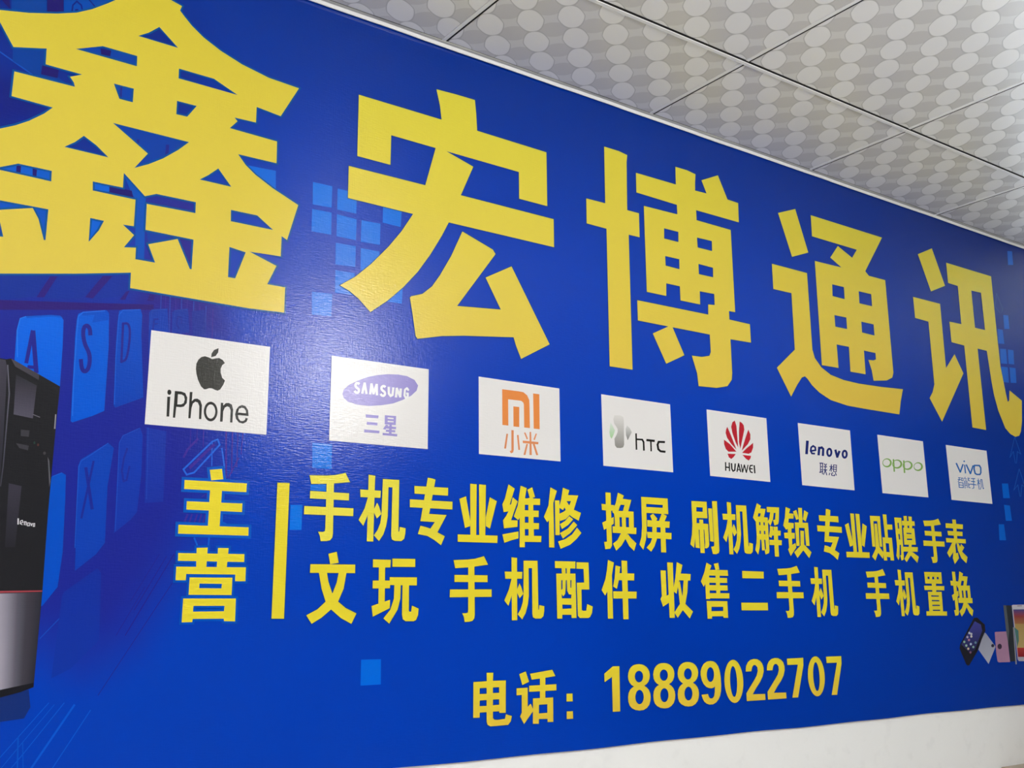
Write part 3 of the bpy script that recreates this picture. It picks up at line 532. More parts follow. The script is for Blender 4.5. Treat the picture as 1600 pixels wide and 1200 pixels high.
('character',None,None,852,(232, 214, 52),(232, 214, 52),1.0,(8, 70, 124),None,None,[[[15231,-11187,15677,-11191,15671,-11326,15245,-11328]],[[15401,-10901,15542,-10914,15542,-11220,15549,-12145,15414,-12144]],[[15413,-11294,15501,-11357,15399,-11684,15325,-11860,15223,-11752,15339,-11539]],[[15605,-11421,15646,-11487,15704,-11627,15609,-11715,15525,-11573]],[[15712,-10966,16074,-10966,16091,-11955,16109,-11941,16119,-11859,16248,-11883,16244,-11986,16223,-12081,16161,-12126,16017,-12123,15953,-12100,15935,-12033,15929,-11114,15840,-11114,15845,-11670,15817,-11847,15761,-12010,15672,-12132,15560,-12030,15633,-11932,15690,-11796,15708,-11647]]]),
('character',None,None,852,(232, 214, 52),(232, 214, 52),1.0,(8, 70, 124),None,None,[[[17493,-10991,17833,-10978,18010,-10960,18129,-10934,18226,-10908,18329,-11073,18137,-11096,17988,-11114,17841,-11127,17535,-11145]],[[17520,-11273,18319,-11282,18321,-11413,17523,-11406]],[[17421,-11549,18423,-11555,18425,-11699,17419,-11695]],[[17847,-11107,17995,-11100,18020,-12030,18009,-12102,17967,-12148,17895,-12162,17779,-12167,17759,-12075,17719,-12001,17814,-12003,17854,-11989,17861,-11930]]]),
('character',None,None,852,(232, 214, 52),(232, 214, 52),1.0,(8, 70, 124),None,None,[[[18720,-11196,19164,-11203,19160,-11338,18736,-11337]],[[18886,-10912,19027,-10926,19030,-11232,19048,-12154,18913,-12152]],[[18903,-11304,18991,-11368,18893,-11694,18822,-11868,18718,-11760,18831,-11548]],[[19095,-11432,19138,-11499,19196,-11639,19103,-11726,19018,-11583]],[[19197,-10979,19558,-10981,19586,-11968,19604,-11954,19613,-11873,19742,-11897,19738,-11999,19719,-12095,19657,-12139,19514,-12135,19450,-12112,19431,-12045,19415,-11128,19326,-11127,19338,-11682,19312,-11858,19258,-12021,19171,-12142,19057,-12040,19130,-11942,19185,-11807,19200,-11659]]]),
('character',None,None,852,(232, 214, 52),(232, 214, 52),1.0,(8, 70, 124),None,None,[[[20101,-10958,20918,-10957,20913,-11274,20115,-11277],[20243,-11088,20333,-11087,20334,-11154,20241,-11155],[20460,-11085,20551,-11084,20558,-11155,20460,-11157],[20678,-11087,20769,-11090,20770,-11153,20679,-11154]],[[20415,-11268,20613,-11272,20594,-11518,20413,-11518]],[[20046,-11334,21006,-11341,20988,-11457,20054,-11452]],[[20051,-12029,21026,-12041,21019,-12156,20044,-12148]],[[20201,-11499,20852,-11502,20841,-12050,20191,-12047],[20340,-11596,20702,-11601,20704,-11632,20342,-11633],[20346,-11725,20708,-11729,20710,-11762,20349,-11758],[20352,-11855,20713,-11858,20716,-11891,20354,-11890],[20353,-11990,20704,-11991,20706,-12025,20356,-12023]]]),
('character',None,None,852,(232, 214, 52),(232, 214, 52),1.0,(8, 70, 124),None,None,[[[21446,-10928,21597,-10933,21613,-12082,21562,-12149,21416,-12164,21386,-12009,21468,-12001]],[[21325,-11185,21699,-11202,21688,-11325,21338,-11321]],[[21338,-11594,21676,-11460,21673,-11607,21388,-11749]],[[21814,-10918,21992,-10975,21847,-11257,21794,-11382,21711,-11397,21638,-11351,21750,-11138]],[[21886,-11045,22214,-11061,22105,-11333,21945,-11339,22008,-11182,21849,-11177]],[[21703,-11386,21844,-11392,21853,-11699,21712,-11703]],[[21680,-11319,22267,-11316,22263,-11451,21701,-11459]],[[22131,-11332,22275,-11320,22273,-11686,22129,-11690]],[[21918,-11439,22035,-11434,22037,-11693,21920,-11697]],[[21639,-11663,22350,-11673,22340,-11813,21639,-11803]],[[21892,-11795,22076,-11802,22014,-11926,21893,-12076,21734,-12188,21643,-12039,21780,-11957]],[[22006,-11914,22084,-11814,22182,-11910,22340,-12017,22267,-12184,22127,-12083]]]),
('character',None,None,852,(232, 214, 52),(230, 196, 64),1.0,(8, 70, 124),None,None,[[[5041,-13288,5353,-13284,5349,-13126,5506,-13131,5497,-13283,5807,-13288,5800,-13901,5648,-13895,5649,-13864,5495,-13862,5495,-13983,5530,-14016,5603,-14025,5784,-14015,5807,-13930,5950,-13974,5921,-14073,5857,-14133,5440,-14135,5369,-14102,5348,-14045,5348,-13864,5186,-13863,5183,-13957,5036,-13952],[5186,-13409,5349,-13408,5349,-13520,5183,-13519],[5496,-13409,5647,-13409,5647,-13517,5496,-13515],[5186,-13637,5348,-13638,5348,-13747,5183,-13745],[5496,-13637,5646,-13637,5646,-13742,5495,-13744]]]),
('character',None,None,852,(232, 214, 52),(230, 196, 64),1.0,(8, 70, 124),None,None,[[[6137,-13181,6298,-13135,6377,-13338,6212,-13393]],[[6069,-13452,6343,-13450,6339,-13823,6415,-13761,6484,-13896,6245,-14141,6150,-13993,6192,-13923,6195,-13582,6068,-13583]],[[6407,-13184,6969,-13126,7049,-13252,6790,-13276,6444,-13300]],[[6655,-13279,6790,-13276,6784,-13677,6649,-13685]],[[6382,-13415,7071,-13415,7069,-13535,6380,-13532]],[[6474,-13665,6982,-13672,6979,-14146,6834,-14140,6835,-14078,6615,-14068,6613,-14160,6467,-14151],[6619,-13794,6834,-13794,6831,-13963,6616,-13963]]]),
('colon',None,None,852,(232, 214, 52),(230, 196, 64),1.0,(8, 70, 124),None,None,[[[7334,-13615,7490,-13619,7491,-13773,7331,-13768]],[[7331,-13964,7490,-13968,7493,-14115,7327,-14113]]]),
('digit',None,None,852,(232, 214, 52),(230, 196, 64),1.0,(8, 70, 124),None,None,[[[8358,-13257,8601,-13115,8786,-13118,8775,-14044,8569,-14041,8571,-13328,8363,-13429]]]),
('digit',None,None,852,(232, 214, 52),(230, 196, 64),1.0,(8, 70, 124),None,None,[[[9345,-13093,9426,-13103,9500,-13124,9565,-13161,9614,-13209,9647,-13269,9658,-13337,9643,-13412,9607,-13473,9554,-13518,9482,-13552,9557,-13593,9614,-13646,9651,-13715,9661,-13791,9650,-13874,9612,-13955,9539,-14018,9444,-14053,9328,-14059,9213,-14041,9112,-13998,9050,-13942,9019,-13866,9011,-13775,9028,-13685,9070,-13621,9124,-13582,9187,-13555,9119,-13519,9069,-13472,9034,-13412,9024,-13329,9040,-13255,9075,-13189,9128,-13141,9193,-13110,9268,-13096],[9460,-13358,9456,-13385,9446,-13410,9430,-13433,9410,-13451,9387,-13465,9361,-13473,9334,-13475,9307,-13471,9282,-13461,9260,-13445,9242,-13425,9228,-13402,9220,-13376,9218,-13348,9223,-13321,9232,-13296,9248,-13273,9268,-13255,9291,-13241,9317,-13233,9344,-13231,9371,-13235,9396,-13245,9418,-13260,9437,-13280,9450,-13304,9458,-13330],[9460,-13786,9456,-13819,9445,-13850,9429,-13878,9409,-13900,9385,-13917,9358,-13927,9331,-13929,9304,-13924,9279,-13911,9256,-13892,9238,-13868,9224,-13839,9217,-13807,9215,-13774,9219,-13741,9230,-13710,9245,-13682,9266,-13660,9290,-13643,9316,-13633,9343,-13630,9371,-13635,9396,-13648,9419,-13667,9437,-13691,9451,-13720,9458,-13753]]]),
('digit',None,None,852,(232, 214, 52),(230, 196, 64),1.0,(8, 70, 124),None,None,[[[10083,-13094,10165,-13103,10239,-13124,10304,-13161,10354,-13208,10386,-13268,10397,-13336,10381,-13411,10345,-13472,10290,-13516,10218,-13550,10294,-13591,10350,-13644,10387,-13712,10397,-13788,10386,-13871,10346,-13952,10272,-14014,10176,-14049,10059,-14055,9944,-14037,9842,-13994,9780,-13938,9749,-13863,9742,-13773,9760,-13683,9802,-13619,9857,-13580,9921,-13553,9853,-13517,9802,-13471,9768,-13411,9758,-13328,9775,-13255,9811,-13189,9864,-13141,9930,-13110,10006,-13096],[10197,-13357,10193,-13384,10182,-13409,10167,-13432,10146,-13450,10123,-13464,10096,-13472,10069,-13473,10042,-13469,10017,-13459,9995,-13444,9977,-13424,9963,-13401,9956,-13375,9954,-13348,9958,-13321,9968,-13295,9984,-13273,10004,-13254,10028,-13241,10054,-13233,10081,-13231,10108,-13235,10133,-13245,10156,-13260,10174,-13280,10188,-13304,10195,-13330],[10194,-13783,10190,-13816,10179,-13847,10163,-13874,10142,-13897,10118,-13913,10091,-13923,10063,-13925,10036,-13920,10011,-13908,9988,-13889,9970,-13865,9957,-13836,9949,-13804,9948,-13771,9952,-13738,9963,-13707,9979,-13680,9999,-13657,10024,-13641,10050,-13631,10078,-13628,10105,-13633,10131,-13646,10154,-13664,10172,-13689,10185,-13718,10193,-13750]]]),
('digit',None,None,852,(232, 214, 52),(230, 196, 64),1.0,(8, 70, 124),None,None,[[[10824,-13095,10906,-13104,10981,-13125,11045,-13162,11095,-13210,11127,-13270,11137,-13337,11121,-13412,11084,-13473,11029,-13517,10956,-13551,11032,-13593,11088,-13645,11125,-13713,11134,-13789,11122,-13872,11082,-13953,11007,-14015,10910,-14050,10793,-14056,10677,-14039,10575,-13995,10513,-13940,10482,-13864,10476,-13774,10494,-13684,10537,-13621,10593,-13582,10657,-13555,10589,-13519,10538,-13472,10504,-13413,10495,-13330,10513,-13256,10549,-13191,10603,-13143,10670,-13112,10746,-13097],[10936,-13358,10932,-13385,10921,-13410,10905,-13433,10885,-13451,10861,-13465,10834,-13473,10807,-13475,10780,-13471,10755,-13461,10732,-13445,10714,-13425,10701,-13402,10693,-13376,10692,-13349,10696,-13322,10707,-13297,10723,-13274,10743,-13256,10767,-13242,10793,-13234,10821,-13232,10848,-13236,10873,-13246,10895,-13261,10914,-13281,10927,-13305,10935,-13331],[10931,-13784,10926,-13817,10914,-13848,10898,-13876,10877,-13898,10852,-13915,10826,-13924,10798,-13927,10770,-13921,10745,-13909,10722,-13890,10704,-13866,10691,-13837,10684,-13805,10682,-13772,10687,-13740,10698,-13709,10714,-13681,10735,-13659,10760,-13642,10787,-13632,10815,-13630,10842,-13635,10868,-13647,10890,-13666,10909,-13690,10922,-13719,10929,-13751]]]),
('digit',None,None,852,(232, 214, 52),(230, 196, 64),1.0,(8, 70, 124),None,None,[[[11543,-13095,11633,-13108,11709,-13141,11782,-13214,11828,-13314,11853,-13457,11859,-13635,11842,-13775,11804,-13879,11752,-13947,11678,-14010,11572,-14048,11457,-14049,11369,-14025,11295,-13980,11248,-13913,11216,-13825,11420,-13817,11433,-13861,11466,-13907,11516,-13923,11573,-13912,11615,-13870,11641,-13784,11654,-13661,11609,-13685,11543,-13697,11454,-13687,11379,-13661,11293,-13593,11240,-13503,11211,-13397,11216,-13309,11252,-13232,11320,-13155,11426,-13105],[11643,-13399,11637,-13436,11626,-13470,11610,-13501,11590,-13526,11566,-13544,11540,-13555,11513,-13558,11487,-13553,11463,-13540,11442,-13520,11425,-13493,11413,-13462,11406,-13427,11406,-13390,11411,-13354,11422,-13320,11438,-13289,11458,-13264,11482,-13245,11508,-13234,11534,-13231,11560,-13236,11585,-13249,11606,-13269,11623,-13296,11635,-13328,11642,-13363]]]),
('digit',None,None,852,(232, 214, 52),(230, 196, 64),1.0,(8, 70, 124),None,None,[[[12597,-13589,12591,-13673,12575,-13754,12551,-13830,12518,-13897,12478,-13955,12433,-14001,12383,-14034,12330,-14053,12276,-14057,12222,-14047,12170,-14023,12121,-13985,12077,-13935,12040,-13874,12010,-13804,11987,-13728,11974,-13646,11970,-13563,11976,-13480,11990,-13399,12014,-13324,12046,-13256,12085,-13198,12130,-13151,12179,-13117,12232,-13097,12287,-13091,12341,-13100,12394,-13124,12444,-13161,12488,-13212,12527,-13273,12557,-13344,12580,-13422,12593,-13504],[12390,-13584,12387,-13661,12377,-13734,12363,-13799,12344,-13853,12321,-13893,12296,-13917,12270,-13924,12244,-13914,12220,-13888,12198,-13846,12180,-13790,12166,-13724,12158,-13651,12156,-13574,12159,-13498,12168,-13425,12182,-13360,12201,-13306,12224,-13265,12249,-13240,12275,-13233,12301,-13242,12326,-13269,12348,-13311,12366,-13367,12380,-13433,12388,-13507]]]),
('digit',None,None,852,(232, 214, 52),(230, 196, 64),1.0,(8, 70, 124),None,None,[[[12698,-13373,12703,-13312,12723,-13236,12786,-13162,12876,-13113,12994,-13095,13109,-13105,13208,-13146,13277,-13207,13314,-13295,13315,-13392,13267,-13506,13170,-13626,13029,-13754,12897,-13895,13323,-13907,13326,-14042,12685,-14037,12681,-13861,12783,-13762,12970,-13580,13065,-13478,13111,-13375,13104,-13288,13041,-13234,12977,-13235,12928,-13272,12903,-13329,12891,-13372]]]),
('digit',None,None,852,(232, 214, 52),(230, 196, 64),1.0,(8, 70, 124),None,None,[[[13431,-13373,13437,-13312,13458,-13236,13523,-13161,13615,-13112,13736,-13094,13854,-13104,13956,-13146,14026,-13206,14063,-13295,14063,-13392,14014,-13506,13913,-13628,13768,-13756,13632,-13897,14068,-13910,14071,-14045,13414,-14040,13411,-13864,13516,-13764,13709,-13581,13807,-13479,13855,-13375,13847,-13288,13783,-13233,13718,-13235,13667,-13272,13641,-13329,13629,-13373]]]),
('digit',None,None,852,(232, 214, 52),(230, 196, 64),1.0,(8, 70, 124),None,None,[[[14169,-13123,14768,-13121,14757,-13305,14493,-14046,14285,-14040,14557,-13274,14171,-13271]]]),
('digit',None,None,852,(232, 214, 52),(230, 196, 64),1.0,(8, 70, 124),None,None,[[[15541,-13591,15534,-13674,15518,-13754,15493,-13829,15459,-13896,15418,-13953,15371,-13998,15320,-14031,15266,-14050,15211,-14054,15156,-14044,15103,-14020,15054,-13983,15010,-13934,14972,-13873,14942,-13805,14920,-13729,14908,-13648,14904,-13566,14911,-13483,14926,-13404,14951,-13329,14984,-13262,15024,-13205,15070,-13158,15121,-13124,15175,-13104,15230,-13098,15286,-13107,15339,-13131,15389,-13168,15434,-13217,15473,-13278,15503,-13348,15526,-13425,15538,-13507],[15344,-13591,15341,-13668,15331,-13741,15316,-13805,15296,-13859,15273,-13899,15247,-13923,15220,-13931,15193,-13921,15168,-13894,15146,-13852,15127,-13797,15113,-13731,15105,-13658,15102,-13582,15106,-13505,15115,-13432,15130,-13367,15150,-13313,15173,-13273,15199,-13248,15226,-13240,15253,-13249,15278,-13276,15301,-13318,15320,-13374,15334,-13440,15342,-13514]]]),
('digit',None,None,852,(232, 214, 52),(230, 196, 64),1.0,(8, 70, 124),None,None,[[[15639,-13120,16233,-13123,16230,-13303,15972,-14055,15760,-14049,16050,-13276,15649,-13274]]]),
('logo_card','card0',None,852,(232, 230, 228),(232, 230, 228),0,None,None,'white card with a bitten apple emblem over black lettering',[[[-1549,-7224,597,-7218,596,-8836,-1556,-8849]]]),
('logo_card','card1',None,852,(232, 230, 228),(232, 230, 228),0,None,None,'white card with a tilted violet oval emblem',[[[1829,-7217,3960,-7210,3955,-8820,1826,-8833]]]),
('logo_card','card2',None,852,(232, 230, 228),(232, 230, 228),0,None,None,'white card with an orange emblem over two orange characters',[[[5160,-7211,7271,-7219,7272,-8816,5167,-8821]]]),
('logo_card','card3',None,852,(232, 230, 228),(232, 230, 228),0,None,None,'white card with a grey and green emblem beside thin black lettering',[[[8460,-7212,10576,-7218,10594,-8822,8474,-8822]]]),
('logo_card','card4',None,852,(232, 230, 228),(232, 230, 228),0,None,None,'white card with a red fan of eight petals over black lettering',[[[11784,-7213,13917,-7219,13931,-8835,11806,-8823]]]),
('logo_card','card5',None,852,(232, 230, 228),(232, 230, 228),0,None,None,'white card with bold navy lettering over two navy characters',[[[15120,-7223,17259,-7223,17271,-8848,15143,-8839]]]),
('logo_card','card6',None,852,(232, 230, 228),(232, 230, 228),0,None,None,'white card with thin green lettering',[[[18455,-7232,20585,-7235,20615,-8853,18485,-8851]]]),
('logo_card','card7',None,852,(232, 230, 228),(232, 230, 228),0,None,None,'white card with thin blue lettering over four small blue characters',[[[21717,-7244,23862,-7248,23896,-8868,21758,-8859]]]),
('apple_emblem',None,'card0',892,(58, 58, 54),(58, 58, 54),0,None,None,None,[[[-744,-7795,-740,-7704,-708,-7628,-657,-7575,-595,-7553,-531,-7564,-460,-7586,-394,-7564,-339,-7551,-273,-7579,-230,-7629,-278,-7672,-302,-7739,-298,-7811,-266,-7899,-214,-7942,-241,-8023,-292,-8111,-336,-8138,-382,-8131,-438,-8110,-492,-8112,-545,-8137,-581,-8141,-637,-8097,-697,-7987,-730,-7883]],[[-486,-7558,-480,-7488,-438,-7418,-358,-7375,-363,-7453,-405,-7523]]]),
('lettering',None,'card0',892,(46, 46, 44),(46, 46, 44),0,None,None,None,[[[-1144,-8259,-1144,-8269,-1146,-8279,-1150,-8288,-1155,-8296,-1161,-8302,-1168,-8306,-1175,-8308,-1183,-8308,-1191,-8305,-1197,-8300,-1203,-8294,-1208,-8286,-1211,-8276,-1213,-8266,-1212,-8256,-1210,-8246,-1207,-8237,-1202,-8229,-1196,-8223,-1188,-8219,-1181,-8217,-1173,-8217,-1166,-8220,-1159,-8224,-1153,-8231,-1148,-8239,-1145,-8249]],[[-1208,-8343,-1158,-8338,-1155,-8681,-1201,-8684]],[[-827,-8217,-779,-8212,-783,-8373,-741,-8329,-688,-8318,-633,-8347,-601,-8424,-600,-8670,-641,-8674,-648,-8447,-675,-8388,-720,-8375,-762,-8415,-781,-8497,-788,-8674,-827,-8678]],[[-267,-8344,-225,-8345,-222,-8393,-179,-8343,-124,-8334,-67,-8359,-41,-8438,-42,-8677,-85,-8677,-86,-8460,-111,-8409,-149,-8398,-193,-8426,-217,-8492,-220,-8678,-266,-8682]],[[-1085,-8229,-976,-8225,-905,-8244,-865,-8319,-868,-8417,-917,-8484,-969,-8499,-1044,-8501,-1054,-8692,-1092,-8692],[-1029,-8279,-965,-8277,-923,-8299,-907,-8359,-921,-8423,-963,-8449,-1029,-8456]],[[-319,-8508,-320,-8547,-327,-8584,-340,-8618,-358,-8648,-380,-8671,-405,-8686,-432,-8693,-460,-8691,-486,-8681,-510,-8663,-531,-8637,-547,-8606,-558,-8571,-563,-8533,-562,-8494,-555,-8457,-543,-8423,-525,-8393,-503,-8370,-478,-8355,-451,-8347,-423,-8349,-397,-8359,-372,-8377,-351,-8402,-335,-8434,-324,-8469],[-360,-8512,-361,-8540,-366,-8567,-374,-8592,-386,-8613,-400,-8629,-417,-8640,-435,-8645,-453,-8643,-470,-8636,-487,-8623,-500,-8604,-511,-8582,-519,-8556,-522,-8529,-522,-8501,-517,-8474,-509,-8449,-497,-8428,-483,-8412,-466,-8401,-448,-8396,-430,-8397,-412,-8404,-396,-8417,-382,-8436,-371,-8459,-364,-8484]],[[118,-8344,185,-8359,235,-8427,249,-8532,53,-8533,65,-8590,104,-8632,151,-8631,187,-8605,195,-8568,242,-8573,217,-8639,153,-8676,78,-8665,19,-8604,0,-8524,20,-8431,64,-8372],[51,-8488,66,-8426,111,-8394,158,-8398,194,-8440,200,-8486]]]),
('oval_emblem',None,'card1',892,(150, 140, 205),(150, 140, 205),0,None,None,None,[[[2073,-7927,2097,-7842,2201,-7740,2379,-7636,2596,-7534,2816,-7470,3040,-7425,3268,-7404,3460,-7411,3635,-7467,3719,-7570,3687,-7677,3563,-7794,3372,-7900,3165,-7990,2903,-8055,2646,-8096,2391,-8098,2193,-8062,2102,-7998]]]),
('oval_lettering',None,'card1',932,(236, 236, 236),(236, 236, 236),0,None,None,None,[[[2442,-7677,2440,-7676,2437,-7674,2432,-7670,2423,-7664,2411,-7660,2399,-7657,2386,-7656,2371,-7658,2356,-7664,2342,-7674,2332,-7686,2323,-7701,2317,-7716,2316,-7732,2319,-7747,2326,-7761,2335,-7774,2347,-7784,2361,-7793,2374,-7800,2383,-7806,2388,-7811,2392,-7816,2394,-7821,2394,-7826,2393,-7830,2390,-7836,2386,-7842,2383,-7845,2381,-7845,2379,-7846,2373,-7845,2368,-7844,2364,-7842,2360,-7839,2356,-7833,2352,-7827,2349,-7823,2348,-7822,2305,-7850,2306,-7852,2309,-7856,2313,-7862,2320,-7871,2331,-7880,2344,-7887,2358,-7891,2375,-7893,2394,-7890,2410,-7882,2424,-7870,2435,-7855,2442,-7840,2445,-7824,2444,-7808,2439,-7793,2430,-7780,2418,-7769,2404,-7760,2390,-7753,2381,-7747,2375,-7741,2370,-7735,2367,-7729,2366,-7725,2367,-7721,2369,-7716,2372,-7710,2376,-7706,2378,-7704,2380,-7704,2383,-7703,2387,-7703,2391,-7704,2394,-7706,2399,-7709,2404,-7713,2408,-7715,2410,-7716]],[[2513,-7875,2563,-7655,2513,-7651,2464,-7870]],[[2506,-7661,2557,-7877,2607,-7863,2556,-7646]],[[2684,-7870,2711,-7652,2659,-7652,2633,-7869]],[[2655,-7661,2710,-7866,2760,-7850,2705,-7645]],[[2752,-7863,2824,-7652,2774,-7643,2703,-7854]],[[2768,-7651,2780,-7873,2832,-7866,2819,-7644]],[[3006,-7669,3004,-7668,3000,-7666,2995,-7662,2986,-7657,2974,-7652,2962,-7649,2948,-7648,2933,-7650,2917,-7657,2903,-7666,2892,-7678,2882,-7693,2877,-7709,2875,-7725,2878,-7741,2885,-7755,2895,-7767,2907,-7778,2921,-7787,2935,-7794,2944,-7800,2950,-7805,2953,-7811,2955,-7816,2955,-7820,2954,-7825,2952,-7831,2947,-7837,2944,-7839,2942,-7840,2940,-7841,2934,-7840,2928,-7839,2924,-7837,2920,-7834,2916,-7828,2912,-7822,2909,-7818,2907,-7816,2863,-7845,2865,-7847,2868,-7851,2872,-7857,2879,-7867,2890,-7876,2903,-7883,2918,-7887,2936,-7889,2955,-7886,2972,-7877,2986,-7865,2997,-7850,3005,-7834,3008,-7818,3007,-7803,3002,-7787,2993,-7774,2981,-7763,2966,-7753,2952,-7746,2943,-7740,2936,-7734,2931,-7728,2928,-7723,2928,-7718,2928,-7714,2930,-7709,2934,-7703,2938,-7699,2940,-7697,2941,-7696,2945,-7696,2949,-7696,2952,-7697,2956,-7699,2961,-7702,2967,-7706,2970,-7708,2972,-7709]],[[3034,-7676,3041,-7818,3094,-7875,3136,-7842,3092,-7796,3086,-7669]],[[3104,-7876,3171,-7835,3188,-7672,3136,-7673,3121,-7811,3078,-7837]],[[3249,-7865,3266,-7671,3213,-7672,3196,-7866]],[[3208,-7685,3299,-7862,3348,-7839,3256,-7661]],[[3343,-7852,3356,-7674,3303,-7676,3290,-7853]],[[3525,-7683,3478,-7631,3441,-7659,3488,-7711]],[[3464,-7631,3400,-7682,3389,-7809,3434,-7876,3474,-7852,3436,-7795,3444,-7698,3493,-7660]],[[3452,-7877,3508,-7831,3512,-7746,3466,-7749,3463,-7815,3422,-7849]],[[3502,-7737,3450,-7743,3450,-7784,3503,-7778]]]),
('lettering',None,'card1',892,(150, 140, 205),(150, 140, 205),0,None,None,None,[[[2573,-8265,2852,-8260,2844,-8316,2578,-8326]],[[2599,-8406,2831,-8405,2829,-8458,2600,-8460]],[[2548,-8559,2877,-8553,2873,-8606,2546,-8613]],[[3014,-8424,3070,-8427,3006,-8525,2950,-8513]],[[3023,-8448,3239,-8445,3236,-8490,3021,-8498]],[[3016,-8516,3222,-8513,3219,-8555,3013,-8561]],[[2946,-8588,3266,-8584,3261,-8630,2944,-8633]],[[3088,-8417,3144,-8412,3139,-8612,3083,-8617]],[[2986,-8240,3235,-8232,3229,-8412,2986,-8419],[3048,-8277,3179,-8276,3180,-8300,3049,-8302],[3049,-8341,3181,-8340,3181,-8363,3050,-8366]]]),
('square_emblem',None,'card2',892,(228, 138, 70),(228, 138, 70),0,None,None,None,[[[5751,-7410,6165,-7406,6299,-7411,6399,-7468,6454,-7564,6460,-7664,6463,-8169,6313,-8168,6311,-7680,6296,-7636,6241,-7605,6163,-7605,5903,-7609,5905,-8167,5753,-8167]],[[6036,-7746,6190,-7743,6186,-8171,6036,-8173]],[[6558,-7409,6724,-7409,6722,-8169,6564,-8169]]]),
('lettering',None,'card2',892,(220, 140, 92),(220, 140, 92),0,None,None,None,[[[5981,-8255,6042,-8253,6039,-8667,6021,-8723,5966,-8745,5934,-8703,5978,-8681]],[[5854,-8343,5897,-8342,5843,-8657,5794,-8657]],[[6123,-8345,6167,-8341,6201,-8654,6157,-8658]],[[6272,-8450,6686,-8447,6679,-8497,6276,-8504]],[[6453,-8248,6495,-8248,6507,-8738,6447,-8743]],[[6307,-8280,6345,-8271,6411,-8402,6377,-8419]],[[6614,-8270,6648,-8271,6590,-8413,6552,-8404]],[[6365,-8514,6409,-8511,6340,-8751,6289,-8752]],[[6532,-8500,6589,-8499,6676,-8725,6624,-8733]]]),
('hourglass_emblem',None,'card3',892,(222, 220, 216),(140, 138, 132),0,None,None,None,[[[8837,-7652,9020,-7639,9097,-7669,9112,-7736,9102,-8300,9071,-8362,8993,-8385,8882,-8389,8828,-8340,8818,-8189,8881,-8099,8917,-8028,8919,-7959,8877,-7904,8823,-7849,8800,-7749]]]),
('green_facet',None,'card3',892,(218, 226, 218),(165, 210, 150),0,None,None,None,[[[8714,-7826,8767,-7889,8840,-8001,8792,-8107,8734,-8196,8692,-8149,8674,-8050]]]),
('grey_facet',None,'card3',892,(215, 215, 212),(125, 125, 120),0,None,None,None,[[[9203,-7847,9290,-7908,9343,-7997,9272,-8098,9212,-8192,9165,-8073,9161,-7937]]]),
('lettering',None,'card3',892,(30, 28, 26),(30, 28, 26),0,None,None,None,[[[9447,-8011,9445,-8388,9495,-8383,9497,-8005]],[[9478,-8165,9639,-8158,9668,-8198,9671,-8391,9726,-8384,9723,-8182,9674,-8115,9483,-8124]],[[9778,-8162,10041,-8160,10050,-8107,9788,-8109]],[[9898,-8147,9899,-8389,9945,-8384,9945,-8142]],[[10370,-8108,10149,-8121,10145,-8170,10365,-8157]],[[10144,-8124,10094,-8214,10116,-8331,10199,-8384,10368,-8386,10378,-8336,10231,-8335,10178,-8302,10162,-8214,10205,-8136]]]),
('petal',None,'card4',892,(186, 40, 52),(186, 40, 52),0,None,None,None,[[[12754,-7391,12806,-7525,12829,-8058,12740,-7928,12646,-7713,12615,-7560,12665,-7443]]]),
('petal',None,'card4',892,(186, 40, 52),(186, 40, 52),0,None,None,None,[[[12927,-7396,13011,-7427,13069,-7483,13082,-7586,13025,-7748,12901,-8086,12864,-7917,12884,-7639]]]),
('petal',None,'card4',892,(186, 40, 52),(186, 40, 52),0,None,None,None,[[[12477,-7573,12582,-7753,12764,-8115,12589,-7992,12453,-7850,12408,-7734,12431,-7646]]]),
('petal',None,'card4',892,(186, 40, 52),(186, 40, 52),0,None,None,None,[[[13225,-7573,13292,-7689,13282,-7812,13185,-7942,12952,-8125,13007,-7991,13124,-7756]]]),
('petal',None,'card4',892,(186, 40, 52),(186, 40, 52),0,None,None,None,[[[12341,-7902,12540,-7996,12760,-8166,12478,-8189,12386,-8128,12334,-8014]]]),
('petal',None,'card4',892,(186, 40, 52),(186, 40, 52),0,None,None,None,[[[13376,-7894,13367,-8013,13294,-8141,13191,-8184,12956,-8177,13126,-8051]]]),
('petal',None,'card4',892,(186, 40, 52),(186, 40, 52),0,None,None,None,[[[12439,-8240,12731,-8225,12640,-8313,12563,-8361,12481,-8325]]]),
('petal',None,'card4',892,(186, 40, 52),(186, 40, 52),0,None,None,None,[[[12964,-8227,13275,-8229,13245,-8300,13178,-8354,13082,-8313]]]),
('lettering',None,'card4',892,(34, 32, 34),(34, 32, 34),0,None,None,None,[[[12335,-8455,12328,-8666,12371,-8662,12378,-8451]],[[12462,-8456,12460,-8666,12503,-8661,12506,-8451]],[[12344,-8592,12477,-8593,12484,-8559,12352,-8558]],[[12539,-8466,12539,-8605,12587,-8673,12631,-8654,12588,-8592,12588,-8460]],[[12599,-8675,12688,-8640,12719,-8461,12670,-8462,12643,-8621,12580,-8646]],[[12763,-8664,12837,-8449,12794,-8446,12720,-8661]],[[12788,-8453,12854,-8667,12897,-8656,12831,-8442]],[[12766,-8618,12854,-8620,12861,-8596,12773,-8594]],[[12883,-8467,12922,-8669,12961,-8661,12922,-8460]],[[12956,-8667,13038,-8466,13000,-8462,12918,-8664]],[[12993,-8470,13056,-8669,13095,-8660,13032,-8460]],[[13089,-8667,13169,-8464,13131,-8461,13051,-8663]],[[13324,-8446,13215,-8460,13169,-8556,13208,-8646,13297,-8661,13314,-8631,13245,-8619,13216,-8552,13248,-8487,13325,-8477]],[[13205,-8569,13305,-8567,13311,-8535,13211,-8537]],[[13345,-8458,13354,-8659,13405,-8653,13396,-8452]]]),
